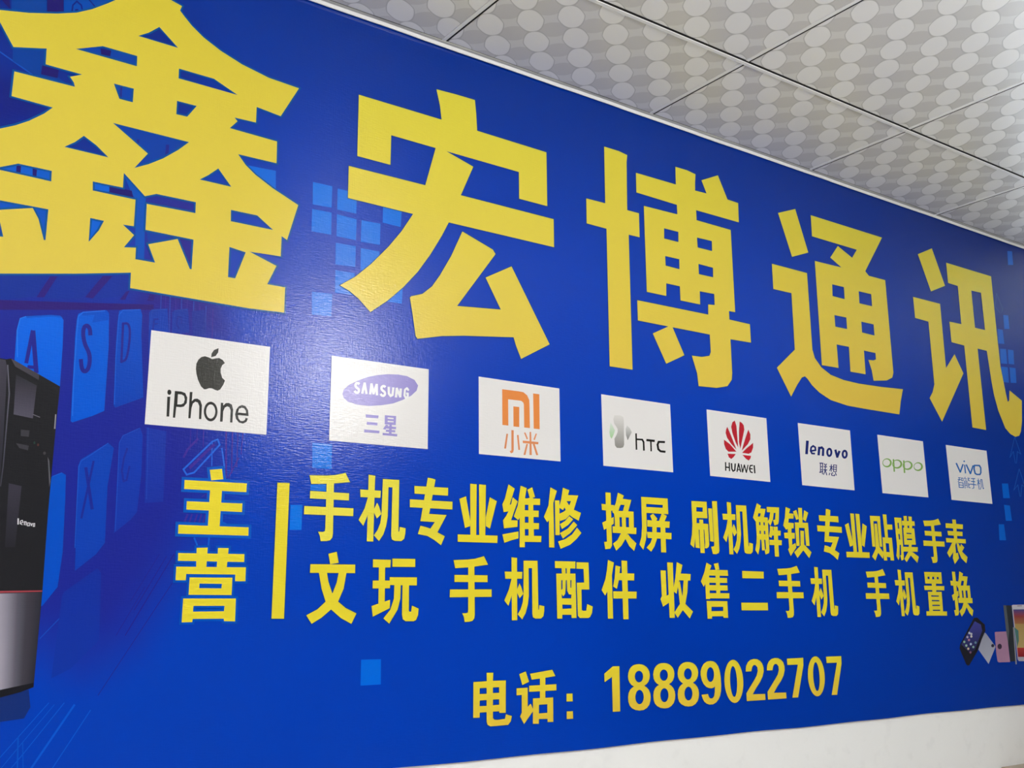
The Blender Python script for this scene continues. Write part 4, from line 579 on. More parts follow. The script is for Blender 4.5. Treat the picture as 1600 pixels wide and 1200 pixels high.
('lettering',None,'card5',892,(28, 40, 110),(28, 40, 110),0,None,None,None,[[[15404,-7661,15334,-8023,15445,-8019,15516,-7657]],[[15549,-7949,15785,-7906,15778,-7860,15542,-7903]],[[15796,-7896,15793,-7795,15681,-7751,15636,-7794,15721,-7827,15724,-7906]],[[15673,-7752,15562,-7814,15521,-7927,15588,-8008,15728,-8002,15737,-7955,15635,-7958,15597,-7913,15626,-7835,15714,-7786]],[[15876,-7781,15822,-8014,15919,-8012,15974,-7779]],[[15927,-7851,16005,-7829,16027,-7843,15999,-8019,16093,-8014,16125,-7811,16040,-7756,15904,-7795]],[[16531,-7815,16595,-8025,16691,-8002,16626,-7792]],[[16669,-8022,16797,-7831,16708,-7816,16581,-8007]],[[16448,-7888,16441,-7916,16429,-7943,16411,-7967,16389,-7989,16363,-8005,16336,-8016,16307,-8022,16279,-8021,16253,-8014,16231,-8001,16213,-7983,16200,-7961,16193,-7935,16193,-7908,16199,-7880,16211,-7853,16229,-7829,16251,-7807,16277,-7791,16304,-7779,16333,-7774,16361,-7774,16387,-7781,16410,-7794,16428,-7812,16441,-7835,16447,-7860],[16362,-7894,16360,-7909,16355,-7923,16349,-7936,16341,-7947,16332,-7955,16323,-7961,16313,-7963,16304,-7962,16295,-7958,16288,-7951,16283,-7941,16279,-7929,16277,-7916,16278,-7901,16280,-7887,16285,-7873,16291,-7860,16299,-7849,16308,-7840,16317,-7835,16327,-7832,16336,-7833,16345,-7837,16352,-7845,16358,-7854,16361,-7866,16363,-7880]],[[17090,-7887,17084,-7914,17071,-7941,17053,-7965,17030,-7986,17004,-8003,16975,-8014,16946,-8019,16917,-8018,16890,-8011,16867,-7999,16849,-7981,16836,-7959,16829,-7934,16829,-7907,16835,-7880,16848,-7853,16866,-7829,16889,-7808,16915,-7791,16944,-7780,16973,-7775,17002,-7775,17028,-7782,17052,-7795,17070,-7813,17083,-7835,17090,-7860],[17003,-7894,17000,-7908,16996,-7921,16989,-7933,16981,-7944,16972,-7952,16962,-7957,16952,-7960,16943,-7959,16934,-7955,16927,-7948,16921,-7939,16917,-7927,16915,-7914,16916,-7900,16918,-7886,16923,-7873,16930,-7861,16938,-7850,16947,-7842,16956,-7836,16966,-7834,16976,-7835,16985,-7839,16992,-7846,16998,-7855,17002,-7867,17003,-7880]],[[15886,-8228,16041,-8225,16047,-8197,15892,-8201]],[[15909,-8221,15883,-8475,15919,-8473,15945,-8219]],[[16000,-8214,15957,-8504,15993,-8502,16036,-8212]],[[15916,-8315,16006,-8314,16011,-8293,15920,-8295]],[[15907,-8400,15998,-8398,16002,-8378,15912,-8379]],[[15854,-8475,16018,-8435,16011,-8413,15847,-8453]],[[16066,-8218,16099,-8271,16134,-8259,16100,-8206]],[[16158,-8207,16112,-8269,16145,-8276,16191,-8214]],[[16045,-8309,16180,-8308,16187,-8280,16052,-8282]],[[16023,-8395,16180,-8392,16186,-8365,16030,-8368]],[[16096,-8291,16070,-8417,15997,-8510,16029,-8517,16105,-8421,16132,-8290]],[[16086,-8398,16138,-8521,16173,-8511,16121,-8388]],[[16282,-8290,16427,-8289,16433,-8264,16288,-8266]],[[16352,-8214,16326,-8411,16363,-8409,16389,-8212]],[[16343,-8287,16258,-8395,16286,-8401,16371,-8293]],[[16362,-8311,16410,-8359,16433,-8348,16385,-8300]],[[16447,-8213,16599,-8209,16571,-8405,16420,-8411],[16476,-8233,16564,-8230,16542,-8385,16455,-8389]],[[16453,-8290,16567,-8289,16572,-8268,16458,-8269]],[[16447,-8348,16561,-8347,16566,-8326,16452,-8328]],[[16263,-8443,16230,-8508,16265,-8511,16298,-8447]],[[16328,-8447,16341,-8517,16377,-8511,16365,-8440]],[[16343,-8519,16478,-8520,16485,-8496,16350,-8495]],[[16487,-8515,16499,-8468,16462,-8469,16451,-8516]],[[16372,-8429,16394,-8470,16425,-8460,16403,-8419]],[[16489,-8425,16533,-8503,16569,-8492,16524,-8413]]]),
('lettering',None,'card6',892,(130, 172, 88),(130, 172, 88),0,None,None,None,[[[19015,-7978,19006,-8007,18987,-8035,18958,-8062,18921,-8084,18879,-8103,18832,-8115,18785,-8122,18738,-8122,18694,-8116,18656,-8103,18625,-8086,18603,-8063,18590,-8038,18589,-8010,18598,-7981,18617,-7953,18645,-7927,18681,-7904,18724,-7885,18770,-7872,18818,-7866,18865,-7865,18909,-7871,18948,-7883,18979,-7901,19001,-7924,19014,-7950],[18934,-7979,18927,-8000,18913,-8021,18892,-8040,18865,-8056,18834,-8070,18800,-8079,18764,-8084,18730,-8084,18698,-8080,18669,-8071,18647,-8058,18630,-8041,18621,-8023,18620,-8002,18627,-7981,18641,-7961,18662,-7941,18688,-7925,18719,-7911,18753,-7902,18789,-7897,18823,-7897,18856,-7901,18884,-7910,18907,-7923,18924,-7939,18933,-7958]],[[20478,-7979,20469,-8009,20448,-8037,20417,-8063,20378,-8086,20333,-8104,20284,-8117,20234,-8124,20184,-8124,20138,-8118,20098,-8106,20065,-8088,20042,-8066,20029,-8040,20027,-8012,20037,-7983,20057,-7955,20088,-7929,20126,-7906,20171,-7887,20220,-7874,20270,-7867,20320,-7867,20367,-7873,20408,-7885,20441,-7903,20464,-7925,20477,-7951],[20390,-7981,20382,-8002,20367,-8022,20345,-8041,20316,-8057,20283,-8071,20247,-8080,20210,-8085,20173,-8085,20139,-8081,20110,-8072,20086,-8059,20068,-8043,20059,-8025,20058,-8004,20065,-7984,20080,-7963,20102,-7944,20130,-7928,20163,-7914,20199,-7905,20236,-7900,20273,-7900,20307,-7904,20337,-7913,20362,-7925,20379,-7941,20388,-7960]],[[19499,-7977,19489,-8006,19468,-8035,19437,-8062,19396,-8085,19350,-8103,19299,-8116,19246,-8123,19195,-8124,19147,-8118,19105,-8106,19071,-8088,19046,-8065,19033,-8040,19030,-8011,19040,-7982,19061,-7954,19092,-7927,19131,-7904,19178,-7885,19228,-7872,19281,-7865,19333,-7864,19381,-7870,19424,-7882,19458,-7900,19483,-7922,19497,-7949],[19413,-7978,19406,-7999,19390,-8020,19367,-8040,19336,-8057,19301,-8070,19263,-8080,19223,-8085,19184,-8086,19148,-8081,19116,-8073,19090,-8060,19072,-8044,19061,-8025,19060,-8004,19067,-7983,19082,-7962,19106,-7943,19135,-7926,19170,-7912,19209,-7902,19248,-7897,19288,-7896,19324,-7900,19356,-7909,19382,-7922,19401,-7938,19412,-7957]],[[19988,-7980,19978,-8009,19957,-8038,19924,-8065,19884,-8088,19836,-8107,19784,-8120,19731,-8127,19678,-8128,19629,-8122,19586,-8109,19552,-8092,19527,-8069,19513,-8043,19511,-8014,19521,-7985,19542,-7956,19574,-7929,19614,-7906,19661,-7887,19713,-7874,19767,-7866,19819,-7866,19869,-7872,19912,-7884,19947,-7902,19973,-7925,19986,-7951],[19901,-7981,19894,-8002,19877,-8023,19853,-8043,19823,-8060,19787,-8074,19748,-8084,19707,-8089,19667,-8089,19630,-8085,19598,-8076,19572,-8063,19553,-8047,19542,-8028,19541,-8007,19548,-7986,19564,-7965,19588,-7945,19618,-7928,19654,-7914,19693,-7904,19733,-7899,19773,-7898,19811,-7902,19843,-7911,19870,-7924,19889,-7941,19900,-7960]],[[19071,-7872,19067,-8225,19135,-8217,19140,-7864]],[[19548,-7870,19539,-8227,19609,-8219,19618,-7862]]]),
('lettering',None,'card7',892,(38, 104, 178),(38, 104, 178),0,None,None,None,[[[22132,-7759,22312,-8032,22385,-8009,22204,-7736]],[[22366,-8027,22560,-7762,22489,-7753,22296,-8018]],[[22570,-7775,22576,-8032,22641,-8023,22635,-7766]],[[22649,-7767,22838,-8042,22912,-8019,22722,-7743]],[[22893,-8037,23094,-7760,23021,-7751,22821,-8028]],[[23091,-7731,23415,-7712,23494,-7793,23472,-7955,23394,-8030,23193,-8043,23084,-8009,23044,-7870],[23155,-7772,23362,-7760,23412,-7811,23394,-7950,23354,-7988,23224,-7997,23158,-7976,23125,-7861]],[[22643,-7662,22632,-7678,22608,-7690,22579,-7692,22558,-7684,22552,-7669,22563,-7653,22588,-7642,22616,-7640,22637,-7648]],[[22198,-8195,22322,-8192,22329,-8168,22205,-8171]],[[22167,-8251,22332,-8248,22339,-8224,22174,-8227]],[[22248,-8179,22224,-8268,22259,-8267,22283,-8178]],[[22231,-8248,22159,-8303,22185,-8313,22257,-8258]],[[22352,-8171,22474,-8170,22465,-8272,22348,-8271],[22387,-8191,22437,-8191,22432,-8251,22384,-8251]],[[22190,-8312,22454,-8309,22445,-8475,22188,-8482],[22231,-8336,22411,-8333,22404,-8452,22230,-8457]],[[22211,-8407,22423,-8405,22430,-8383,22218,-8385]],[[22566,-8132,22505,-8191,22535,-8198,22596,-8140]],[[22515,-8206,22649,-8208,22658,-8186,22524,-8184]],[[22519,-8268,22652,-8265,22659,-8243,22526,-8246]],[[22625,-8249,22604,-8460,22642,-8457,22664,-8246]],[[22503,-8259,22495,-8484,22533,-8480,22542,-8255]],[[22519,-8329,22637,-8327,22643,-8307,22525,-8309]],[[22518,-8391,22627,-8390,22633,-8369,22524,-8371]],[[22705,-8141,22698,-8245,22737,-8242,22744,-8137]],[[22702,-8248,22810,-8249,22818,-8227,22711,-8225]],[[22797,-8146,22719,-8193,22742,-8206,22821,-8158]],[[22703,-8306,22692,-8451,22731,-8447,22742,-8303]],[[22695,-8453,22795,-8459,22807,-8437,22707,-8431]],[[22794,-8321,22708,-8374,22731,-8386,22818,-8333]],[[22872,-8179,23092,-8165,23096,-8139,22877,-8153]],[[22856,-8263,23073,-8262,23082,-8236,22865,-8237]],[[22808,-8349,23109,-8353,23120,-8325,22819,-8321]],[[22979,-8160,22953,-8450,22993,-8446,23019,-8156]],[[22980,-8428,22874,-8455,22884,-8475,22990,-8448]],[[23170,-8222,23340,-8226,23350,-8204,23180,-8200]],[[23239,-8143,23235,-8471,23275,-8466,23279,-8139]],[[23228,-8233,23151,-8354,23182,-8357,23259,-8236]],[[23261,-8256,23301,-8309,23332,-8299,23292,-8246]],[[23376,-8168,23459,-8172,23470,-8149,23387,-8146]],[[23433,-8156,23455,-8443,23495,-8437,23473,-8150]],[[23472,-8446,23532,-8425,23516,-8406,23456,-8428]],[[23369,-8159,23365,-8374,23294,-8469,23327,-8473,23401,-8374,23406,-8155]]]),
('printed_square',None,None,60,(0, 112, 224),(0, 112, 224),0,None,None,None,[[[1331,-3848,1741,-3837,1739,-4280,1340,-4302]]]),
('printed_square',None,None,64,(0, 112, 224),(0, 112, 224),0,None,None,None,[[[1854,-3857,2277,-3858,2272,-4286,1858,-4294]]]),
('printed_square',None,None,68,(0, 112, 224),(0, 112, 224),0,None,None,None,[[[1334,-4395,1742,-4381,1747,-4831,1335,-4846]]]),
('printed_square',None,None,72,(0, 112, 224),(0, 112, 224),0,None,None,None,[[[1854,-4387,2284,-4402,2280,-4835,1861,-4837]]]),
('printed_square',None,None,76,(0, 112, 224),(0, 112, 224),0,None,None,None,[[[2389,-4395,2812,-4382,2808,-4827,2384,-4844]]]),
('printed_square',None,None,80,(0, 112, 224),(0, 112, 224),0,None,None,None,[[[2862,-3904,3295,-3912,3275,-4354,2862,-4347]]]),
('printed_square',None,None,84,(0, 112, 224),(0, 112, 224),0,None,None,None,[[[1849,-4973,2280,-4957,2278,-5385,1853,-5410]]]),
('printed_square',None,None,88,(0, 112, 224),(0, 112, 224),0,None,None,None,[[[2388,-4973,2801,-4963,2794,-5412,2393,-5419]]]),
('printed_square',None,None,92,(0, 112, 224),(0, 112, 224),0,None,None,None,[[[1857,-5524,2272,-5508,2268,-5961,1864,-5970]]]),
('printed_square',None,None,96,(0, 112, 224),(0, 112, 224),0,None,None,None,[[[1386,-6037,1809,-6009,1801,-6453,1402,-6481]]]),
('printed_square',None,None,100,(0, 112, 224),(0, 112, 224),0,None,None,None,[[[2924,-5558,3344,-5555,3327,-5952,2923,-5966]]]),
('printed_square',None,None,104,(0, 112, 224),(0, 112, 224),0,None,None,None,[[[1495,-8901,1895,-8895,1897,-9360,1511,-9364]]]),
('printed_square',None,None,108,(0, 112, 224),(0, 112, 224),0,None,None,None,[[[1112,-10061,1341,-10049,1339,-10497,1111,-10505]]]),
('printed_square',None,None,112,(0, 112, 224),(0, 112, 224),0,None,None,None,[[[1480,-9542,1825,-9543,1819,-9779,1488,-9787]]]),
('printed_square',None,None,116,(0, 104, 222),(0, 104, 222),0,None,None,None,[[[2597,-12792,3005,-12796,3011,-13243,2595,-13247]]]),
('printed_square',None,None,120,(0, 98, 208),(0, 98, 208),0,None,None,None,[[[26328,-340,26628,-293,26609,-774,26286,-835]]]),
('printed_square',None,None,124,(0, 98, 208),(0, 98, 208),0,None,None,None,[[[25652,-2654,25952,-2618,25946,-3079,25635,-3126]]]),
('printed_square',None,None,128,(0, 98, 208),(0, 98, 208),0,None,None,None,[[[25225,-3188,25526,-3171,25539,-3640,25185,-3673]]]),
('printed_square',None,None,132,(0, 98, 208),(0, 98, 208),0,None,None,None,[[[25255,-3833,25609,-3800,25587,-4294,25214,-4326]]]),
('printed_square',None,None,136,(0, 98, 208),(0, 98, 208),0,None,None,None,[[[25710,-3798,26047,-3780,26006,-4257,25669,-4284]]]),
('printed_square',None,None,140,(0, 98, 208),(0, 98, 208),0,None,None,None,[[[25195,-4429,25596,-4406,25571,-4913,25151,-4935]]]),
('printed_square',None,None,144,(0, 98, 208),(0, 98, 208),0,None,None,None,[[[25698,-4393,26055,-4375,26020,-4870,25673,-4901]]]),
('printed_square',None,None,148,(0, 98, 208),(0, 98, 208),0,None,None,None,[[[24551,-8206,24899,-8185,24920,-8638,24542,-8658]]]),
('printed_square',None,None,152,(0, 98, 208),(0, 98, 208),0,None,None,None,[[[24548,-8862,24876,-8870,24908,-9335,24562,-9350]]]),
('printed_square',None,None,156,(0, 98, 208),(0, 98, 208),0,None,None,None,[[[24141,-9472,24437,-9461,24466,-9943,24097,-9955]]]),
('printed_arrow',None,None,160,(20, 84, 178),(20, 84, 178),0,None,None,None,[[[25551,-6662,25139,-7362,25176,-7364,25588,-6663]],[[25170,-7367,25423,-7142,25391,-7134,25138,-7359]],[[25380,-7141,25432,-7523,25471,-7517,25419,-7134]],[[25550,-6668,25808,-7206,25846,-7196,25589,-6657]],[[25847,-7189,25641,-7113,25613,-7132,25819,-7208]],[[25618,-7120,25495,-7516,25533,-7515,25657,-7118]]]),
('printed_arrow',None,None,164,(20, 84, 178),(20, 84, 178),0,None,None,None,[[[25619,-7674,25174,-8379,25211,-8382,25656,-7677]],[[25203,-8385,25483,-8191,25454,-8180,25174,-8374]],[[25441,-8188,25492,-8567,25531,-8561,25480,-8182]],[[25618,-7680,25866,-8260,25905,-8251,25657,-7671]],[[25905,-8243,25700,-8164,25673,-8183,25878,-8262]],[[25678,-8171,25539,-8561,25578,-8561,25717,-8170]]]),
('printed_arrow',None,None,168,(40, 80, 150),(40, 80, 150),0,None,None,None,[[[25371,-1970,25205,-2450,25459,-2617,25486,-2602,25240,-2439,25402,-1966]],[[25371,-1974,25642,-2448,25554,-2594,25584,-2594,25677,-2442,25402,-1962]]]),
('printed_keyboard','keyboard',None,172,(44, 26, 118),(44, 26, 118),0,None,None,'dark blue printed picture of keyboard keys',[[[-4992,-7236,-4114,-7109,-2980,-6963,-1536,-6769,-1531,-6860,-4975,-7415]]]),
('key',None,'keyboard',396,(15, 48, 152),(15, 48, 152),0,None,None,None,[[[-4076,-6704,-3231,-6540,-3394,-6936,-3600,-6992,-4040,-7118]]]),
('key',None,'keyboard',400,(16, 48, 155),(16, 48, 155),0,None,None,None,[[[-3113,-6529,-2413,-6398,-2613,-6771,-2787,-6877,-3295,-6962]]]),
('key',None,'keyboard',404,(18, 48, 156),(18, 48, 156),0,None,None,None,[[[-2248,-6372,-1977,-6318,-1959,-6524,-2057,-6710,-2546,-6848]]]),
('key_gap',None,'keyboard',528,(44, 28, 126),(44, 28, 126),0,None,None,None,[[[-3225,-6567,-3112,-6547,-3288,-6933,-3403,-6953]]]),
('key_gap',None,'keyboard',532,(44, 28, 126),(44, 28, 126),0,None,None,None,[[[-2409,-6413,-2248,-6384,-2537,-6829,-2660,-6827]]]),
('key_gap',None,'keyboard',536,(44, 28, 126),(44, 28, 126),0,None,None,None,[[[-2010,-6619,-1954,-6596,-2015,-6764,-2105,-6779]]]),
('key_gap',None,'keyboard',540,(44, 28, 126),(44, 28, 126),0,None,None,None,[[[-1614,-6601,-1516,-6596,-1542,-6703,-1650,-6721]]]),
('key',None,'keyboard',408,(0, 100, 226),(0, 92, 220),0,None,None,None,[[[-3620,-7334,-3538,-7294,-3157,-7225,-3011,-7211,-2964,-7264,-2945,-7690,-2935,-8367,-2977,-8540,-3653,-8615,-3640,-7996,-3650,-7539]]]),
('key',None,'keyboard',412,(0, 84, 205),(0, 84, 205),0,None,None,None,[[[-3538,-7290,-3159,-7208,-3022,-7200,-2976,-7233,-3118,-7228,-3517,-7318]]]),
('key',None,'keyboard',416,(0, 90, 212),(0, 86, 210),0,None,None,None,[[[-2761,-7232,-2745,-7126,-2672,-7077,-2309,-6990,-2261,-7033,-2226,-7590,-2220,-8691,-2405,-8795,-2703,-8930,-2730,-8911,-2740,-8514,-2765,-7493]]]),
('key',None,'keyboard',420,(0, 76, 196),(0, 76, 196),0,None,None,None,[[[-2518,-7239,-2267,-7156,-2261,-7033,-2309,-6990,-2672,-7077,-2687,-7145,-2487,-7102]]]),
('key',None,'keyboard',424,(4, 78, 196),(8, 62, 176),0,None,None,None,[[[-2113,-7176,-2098,-6969,-2041,-6938,-1747,-6884,-1715,-6980,-1706,-7338,-1606,-8399,-2051,-8620,-2078,-8591,-2113,-7574]]]),
('key',None,'keyboard',428,(18, 60, 172),(18, 60, 172),0,None,None,None,[[[-1604,-6917,-1564,-6861,-1294,-6799,-1255,-7181,-1262,-7680,-1564,-7720]]]),
('key',None,'keyboard',432,(22, 52, 160),(22, 52, 160),0,None,None,None,[[[-1213,-6855,-1171,-6807,-939,-6742,-891,-7173,-1191,-7217]]]),
('key',None,'keyboard',436,(28, 46, 150),(28, 46, 150),0,None,None,None,[[[-869,-6777,-643,-6717,-592,-7222,-833,-7210]]]),
('key_letter',None,'keyboard',544,(36, 38, 140),(36, 38, 140),0,None,None,None,[[[-3442,-7502,-3494,-8050,-3438,-8055,-3385,-7506]],[[-3443,-7515,-3338,-8199,-3271,-8185,-3376,-7499]],[[-3443,-8132,-3301,-8129,-3300,-8075,-3443,-8079]]]),
('key_letter',None,'keyboard',548,(36, 38, 140),(36, 38, 140),0,None,None,None,[[[-2499,-7452,-2499,-7445,-2501,-7430,-2504,-7408,-2508,-7377,-2515,-7348,-2525,-7322,-2539,-7299,-2558,-7282,-2579,-7271,-2604,-7270,-2627,-7279,-2648,-7296,-2663,-7320,-2672,-7347,-2677,-7378,-2678,-7412,-2676,-7448,-2672,-7486,-2664,-7527,-2653,-7571,-2640,-7612,-2625,-7650,-2607,-7686,-2588,-7716,-2573,-7743,-2562,-7771,-2553,-7799,-2547,-7828,-2543,-7858,-2541,-7890,-2542,-7924,-2545,-7959,-2550,-7988,-2557,-8010,-2565,-8025,-2573,-8035,-2576,-8037,-2574,-8037,-2574,-8037,-2580,-8031,-2588,-8017,-2596,-7995,-2603,-7966,-2609,-7928,-2613,-7898,-2616,-7878,-2618,-7868,-2680,-7882,-2679,-7892,-2676,-7912,-2672,-7941,-2665,-7982,-2657,-8018,-2646,-8049,-2631,-8075,-2611,-8096,-2585,-8107,-2556,-8103,-2532,-8087,-2513,-8064,-2498,-8035,-2488,-8002,-2481,-7966,-2478,-7925,-2477,-7886,-2479,-7848,-2483,-7812,-2491,-7777,-2502,-7743,-2516,-7710,-2533,-7677,-2552,-7647,-2567,-7617,-2580,-7584,-2592,-7548,-2602,-7508,-2609,-7471,-2613,-7437,-2614,-7407,-2613,-7381,-2610,-7361,-2606,-7349,-2602,-7343,-2599,-7340,-2599,-7340,-2599,-7340,-2595,-7342,-2589,-7348,-2582,-7358,-2576,-7373,-2571,-7394,-2568,-7421,-2565,-7444,-2563,-7458,-2562,-7466]]]),
('key_letter',None,'keyboard',552,(36, 38, 140),(36, 38, 140),0,None,None,None,[[[-2018,-7200,-2013,-7199,-2002,-7196,-1985,-7192,-1967,-7188,-1957,-7192,-1946,-7204,-1935,-7228,-1926,-7266,-1920,-7314,-1917,-7372,-1916,-7440,-1919,-7517,-1923,-7585,-1927,-7643,-1933,-7692,-1939,-7731,-1948,-7761,-1958,-7782,-1969,-7794,-1983,-7802,-1996,-7809,-2005,-7814,-2009,-7816,-1994,-7851,-1990,-7848,-1981,-7844,-1968,-7837,-1947,-7826,-1927,-7803,-1913,-7774,-1903,-7738,-1896,-7696,-1890,-7645,-1885,-7585,-1881,-7516,-1878,-7438,-1879,-7368,-1882,-7307,-1889,-7256,-1899,-7213,-1914,-7179,-1935,-7156,-1963,-7147,-1990,-7153,-2007,-7157,-2018,-7159,-2024,-7161]],[[-2041,-7165,-2023,-7857,-1986,-7854,-2003,-7161]]]),
('key_letter',None,'keyboard',556,(24, 44, 150),(24, 44, 150),0,None,None,None,[[[-1505,-7221,-1495,-7017,-1525,-7018,-1535,-7222]],[[-1517,-7045,-1433,-7024,-1438,-6993,-1522,-7014]],[[-1515,-7119,-1440,-7103,-1442,-7080,-1518,-7097]]]),
('key_letter',None,'keyboard',560,(26, 42, 148),(26, 42, 148),0,None,None,None,[[[-1022,-7031,-1041,-6910,-1067,-6917,-1048,-7037]],[[-1043,-6908,-1115,-6905,-1119,-6932,-1047,-6936]],[[-1121,-6910,-1137,-7052,-1085,-7140,-1062,-7124,-1110,-7043,-1095,-6911]]]),
('key',None,'keyboard',440,(2, 78, 192),(0, 76, 196),0,None,None,None,[[[-2935,-9813,-2806,-9744,-2736,-9780,-2716,-10165,-2691,-10987,-2725,-11530,-2927,-11822,-3163,-11850,-3130,-9987]]]),
('key',None,'keyboard',444,(14, 66, 178),(12, 62, 178),0,None,None,None,[[[-2562,-9624,-2531,-9518,-2123,-9213,-2025,-9290,-2083,-9923,-2059,-10828,-2185,-11014,-2487,-11281,-2501,-10962]]]),
('key',None,'keyboard',448,(20, 58, 172),(20, 52, 165),0,None,None,None,[[[-1950,-9198,-1897,-9066,-1625,-8912,-1575,-9037,-1554,-9679,-1586,-10314,-1681,-10444,-1930,-10671,-1933,-10330]]]),
('key',None,'keyboard',452,(26, 54, 165),(24, 48, 158),0,None,None,None,[[[-1520,-8902,-1186,-8937,-1167,-10124,-1471,-10161]]]),
('key_letter',None,'keyboard',564,(28, 42, 146),(28, 42, 146),0,None,None,None,[[[-2467,-9641,-2319,-10311,-2272,-10302,-2420,-9631]],[[-2346,-9521,-2469,-10454,-2434,-10460,-2311,-9526]]]),
('key_letter',None,'keyboard',568,(30, 44, 148),(30, 44, 148),0,None,None,None,[[[-1827,-9268,-1871,-9443,-1890,-9660,-1849,-9838,-1817,-9830,-1857,-9657,-1839,-9449,-1795,-9276]],[[-1837,-9844,-1771,-9811,-1740,-9568,-1772,-9563,-1801,-9789,-1852,-9814]]]),
('key',None,'keyboard',456,(18, 46, 158),(14, 50, 160),0,None,None,None,[[[-2648,-11677,-2625,-11608,-2149,-11235,-2085,-11305,-2040,-12349,-2441,-12774,-2711,-12907]]]),
('key_edge',None,'keyboard',572,(40, 120, 232),(40, 120, 232),0,None,None,None,[[[-3596,-7970,-3636,-7538,-3608,-7345,-3526,-7299,-3531,-7286,-3620,-7335,-3649,-7538,-3609,-7972]]]),
('key_edge',None,'keyboard',576,(36, 110, 226),(36, 110, 226),0,None,None,None,[[[-2702,-8825,-2726,-8301,-2738,-7447,-2735,-7168,-2668,-7095,-2328,-7014,-2330,-6999,-2674,-7081,-2749,-7162,-2752,-7448,-2740,-8302,-2716,-8826]]]),
('key_edge',None,'keyboard',580,(30, 96, 212),(30, 96, 212),0,None,None,None,[[[-2063,-8568,-2092,-7791,-2092,-7043,-2037,-6962,-1767,-6905,-1768,-6892,-2044,-6950,-2104,-7039,-2105,-7792,-2076,-8569]]]),
('key_edge',None,'keyboard',584,(34, 74, 184),(34, 74, 184),0,None,None,None,[[[-1582,-7209,-1553,-6873,-1561,-6873,-1590,-7208]],[[-1559,-6881,-1314,-6826,-1315,-6817,-1560,-6872]]]),
('key_edge',None,'keyboard',588,(34, 66, 170),(34, 66, 170),0,None,None,None,[[[-1182,-7194,-1160,-6812,-1168,-6813,-1190,-7194]],[[-1166,-6820,-960,-6769,-961,-6759,-1167,-6811]]]),
('key_edge',None,'keyboard',592,(30, 86, 200),(30, 86, 200),0,None,None,None,[[[-2508,-10923,-2533,-10156,-2545,-9645,-2515,-9542,-2394,-9451,-2119,-9223,-2126,-9213,-2402,-9441,-2525,-9534,-2557,-9643,-2544,-10156,-2520,-10922]]]),
('key_edge',None,'keyboard',596,(32, 78, 192),(32, 78, 192),0,None,None,None,[[[-1907,-10639,-1921,-9914,-1941,-9199,-1893,-9081,-1633,-8929,-1638,-8919,-1901,-9073,-1951,-9197,-1931,-9914,-1917,-10639]]]),
('key_edge',None,'keyboard',600,(34, 72, 182),(34, 72, 182),0,None,None,None,[[[-1439,-10096,-1488,-8900,-1498,-8900,-1449,-10097]]]),
('key_edge',None,'keyboard',604,(30, 98, 212),(30, 98, 212),0,None,None,None,[[[-2933,-9822,-2794,-9756,-2798,-9747,-2937,-9813]]]),
('key',None,'keyboard',460,(0, 92, 206),(0, 92, 206),0,None,None,None,[[[-4315,-4818,-3861,-4771,-3332,-4752,-3291,-5014,-4291,-5086]]]),
('key',None,'keyboard',464,(0, 82, 196),(0, 82, 196),0,None,None,None,[[[-4257,-5480,-3688,-5461,-3299,-5419,-3311,-6019,-4235,-5723]]]),
('key',None,'keyboard',468,(0, 80, 186),(0, 80, 186),0,None,None,None,[[[-2193,-4543,-2164,-4489,-1790,-4872,-1748,-6029,-1899,-6035,-1959,-4958,-2043,-4837]]]),
('key',None,'keyboard',472,(14, 60, 165),(14, 60, 165),0,None,None,None,[[[-1739,-5494,-1307,-5476,-1334,-5575,-1693,-5695]]]),
('key',None,'keyboard',476,(0, 96, 214),(0, 96, 214),0,None,None,None,[[[-2691,-5421,-2420,-5419,-2451,-5869,-2698,-5896]]]),
('key',None,'keyboard',480,(0, 96, 214),(0, 96, 214),0,None,None,None,[[[-2687,-4756,-2402,-4781,-2392,-4918,-2674,-4937]]]),
('key',None,'keyboard',484,(0, 104, 220),(0, 104, 220),0,None,None,None,[[[-12,-3836,567,-3808,585,-4227,195,-4267]]]),
('key',None,'keyboard',488,(4, 62, 168),(4, 62, 168),0,None,None,None,[[[-2449,-3640,-1051,-3565,-1080,-3881,-2068,-4466]]]),
('key',None,'keyboard',492,(4, 66, 176),(4, 66, 176),0,None,None,None,[[[-2502,-2875,-2098,-2851,-2096,-3216,-2378,-3261]]]),
('key',None,'keyboard',496,(2, 66, 172),(2, 66, 172),0,None,None,None,[[[-3173,-2423,-2071,-2238,-2074,-2536,-3162,-2563]]]),
('key',None,'keyboard',500,(0, 66, 160),(0, 66, 160),0,None,None,None,[[[-4206,-1824,-3669,-1631,-3637,-2028,-4173,-2212]]]),
('key',None,'keyboard',504,(0, 74, 176),(0, 74, 176),0,None,None,None,[[[-3397,-1533,-2180,-1096,-2646,-1587,-3368,-1911]]]),
('key',None,'keyboard',508,(0, 62, 158),(0, 62, 158),0,None,None,None,[[[-4108,-2751,-3582,-2603,-3578,-2908,-3359,-3099,-3081,-3228,-3677,-3173,-4087,-3010]]]),
('key_letter',None,'keyboard',608,(16, 34, 130),(16, 34, 130),0,None,None,None,[[[-3234,-1867,-3226,-1699,-3167,-1602,-3187,-1588,-3251,-1693,-3259,-1871]],[[-3196,-1614,-3116,-1661,-3074,-1813,-3049,-1798,-3094,-1637,-3181,-1585]],[[-3197,-1755,-3190,-1850,-3139,-1832,-3146,-1737]],[[-3007,-1500,-2869,-1624,-2854,-1602,-2992,-1479]]]),
('key_letter',None,'keyboard',612,(30, 36, 138),(30, 36, 138),0,None,None,None,[[[-2355,-2890,-2352,-3252,-2320,-3245,-2322,-2883]]]),
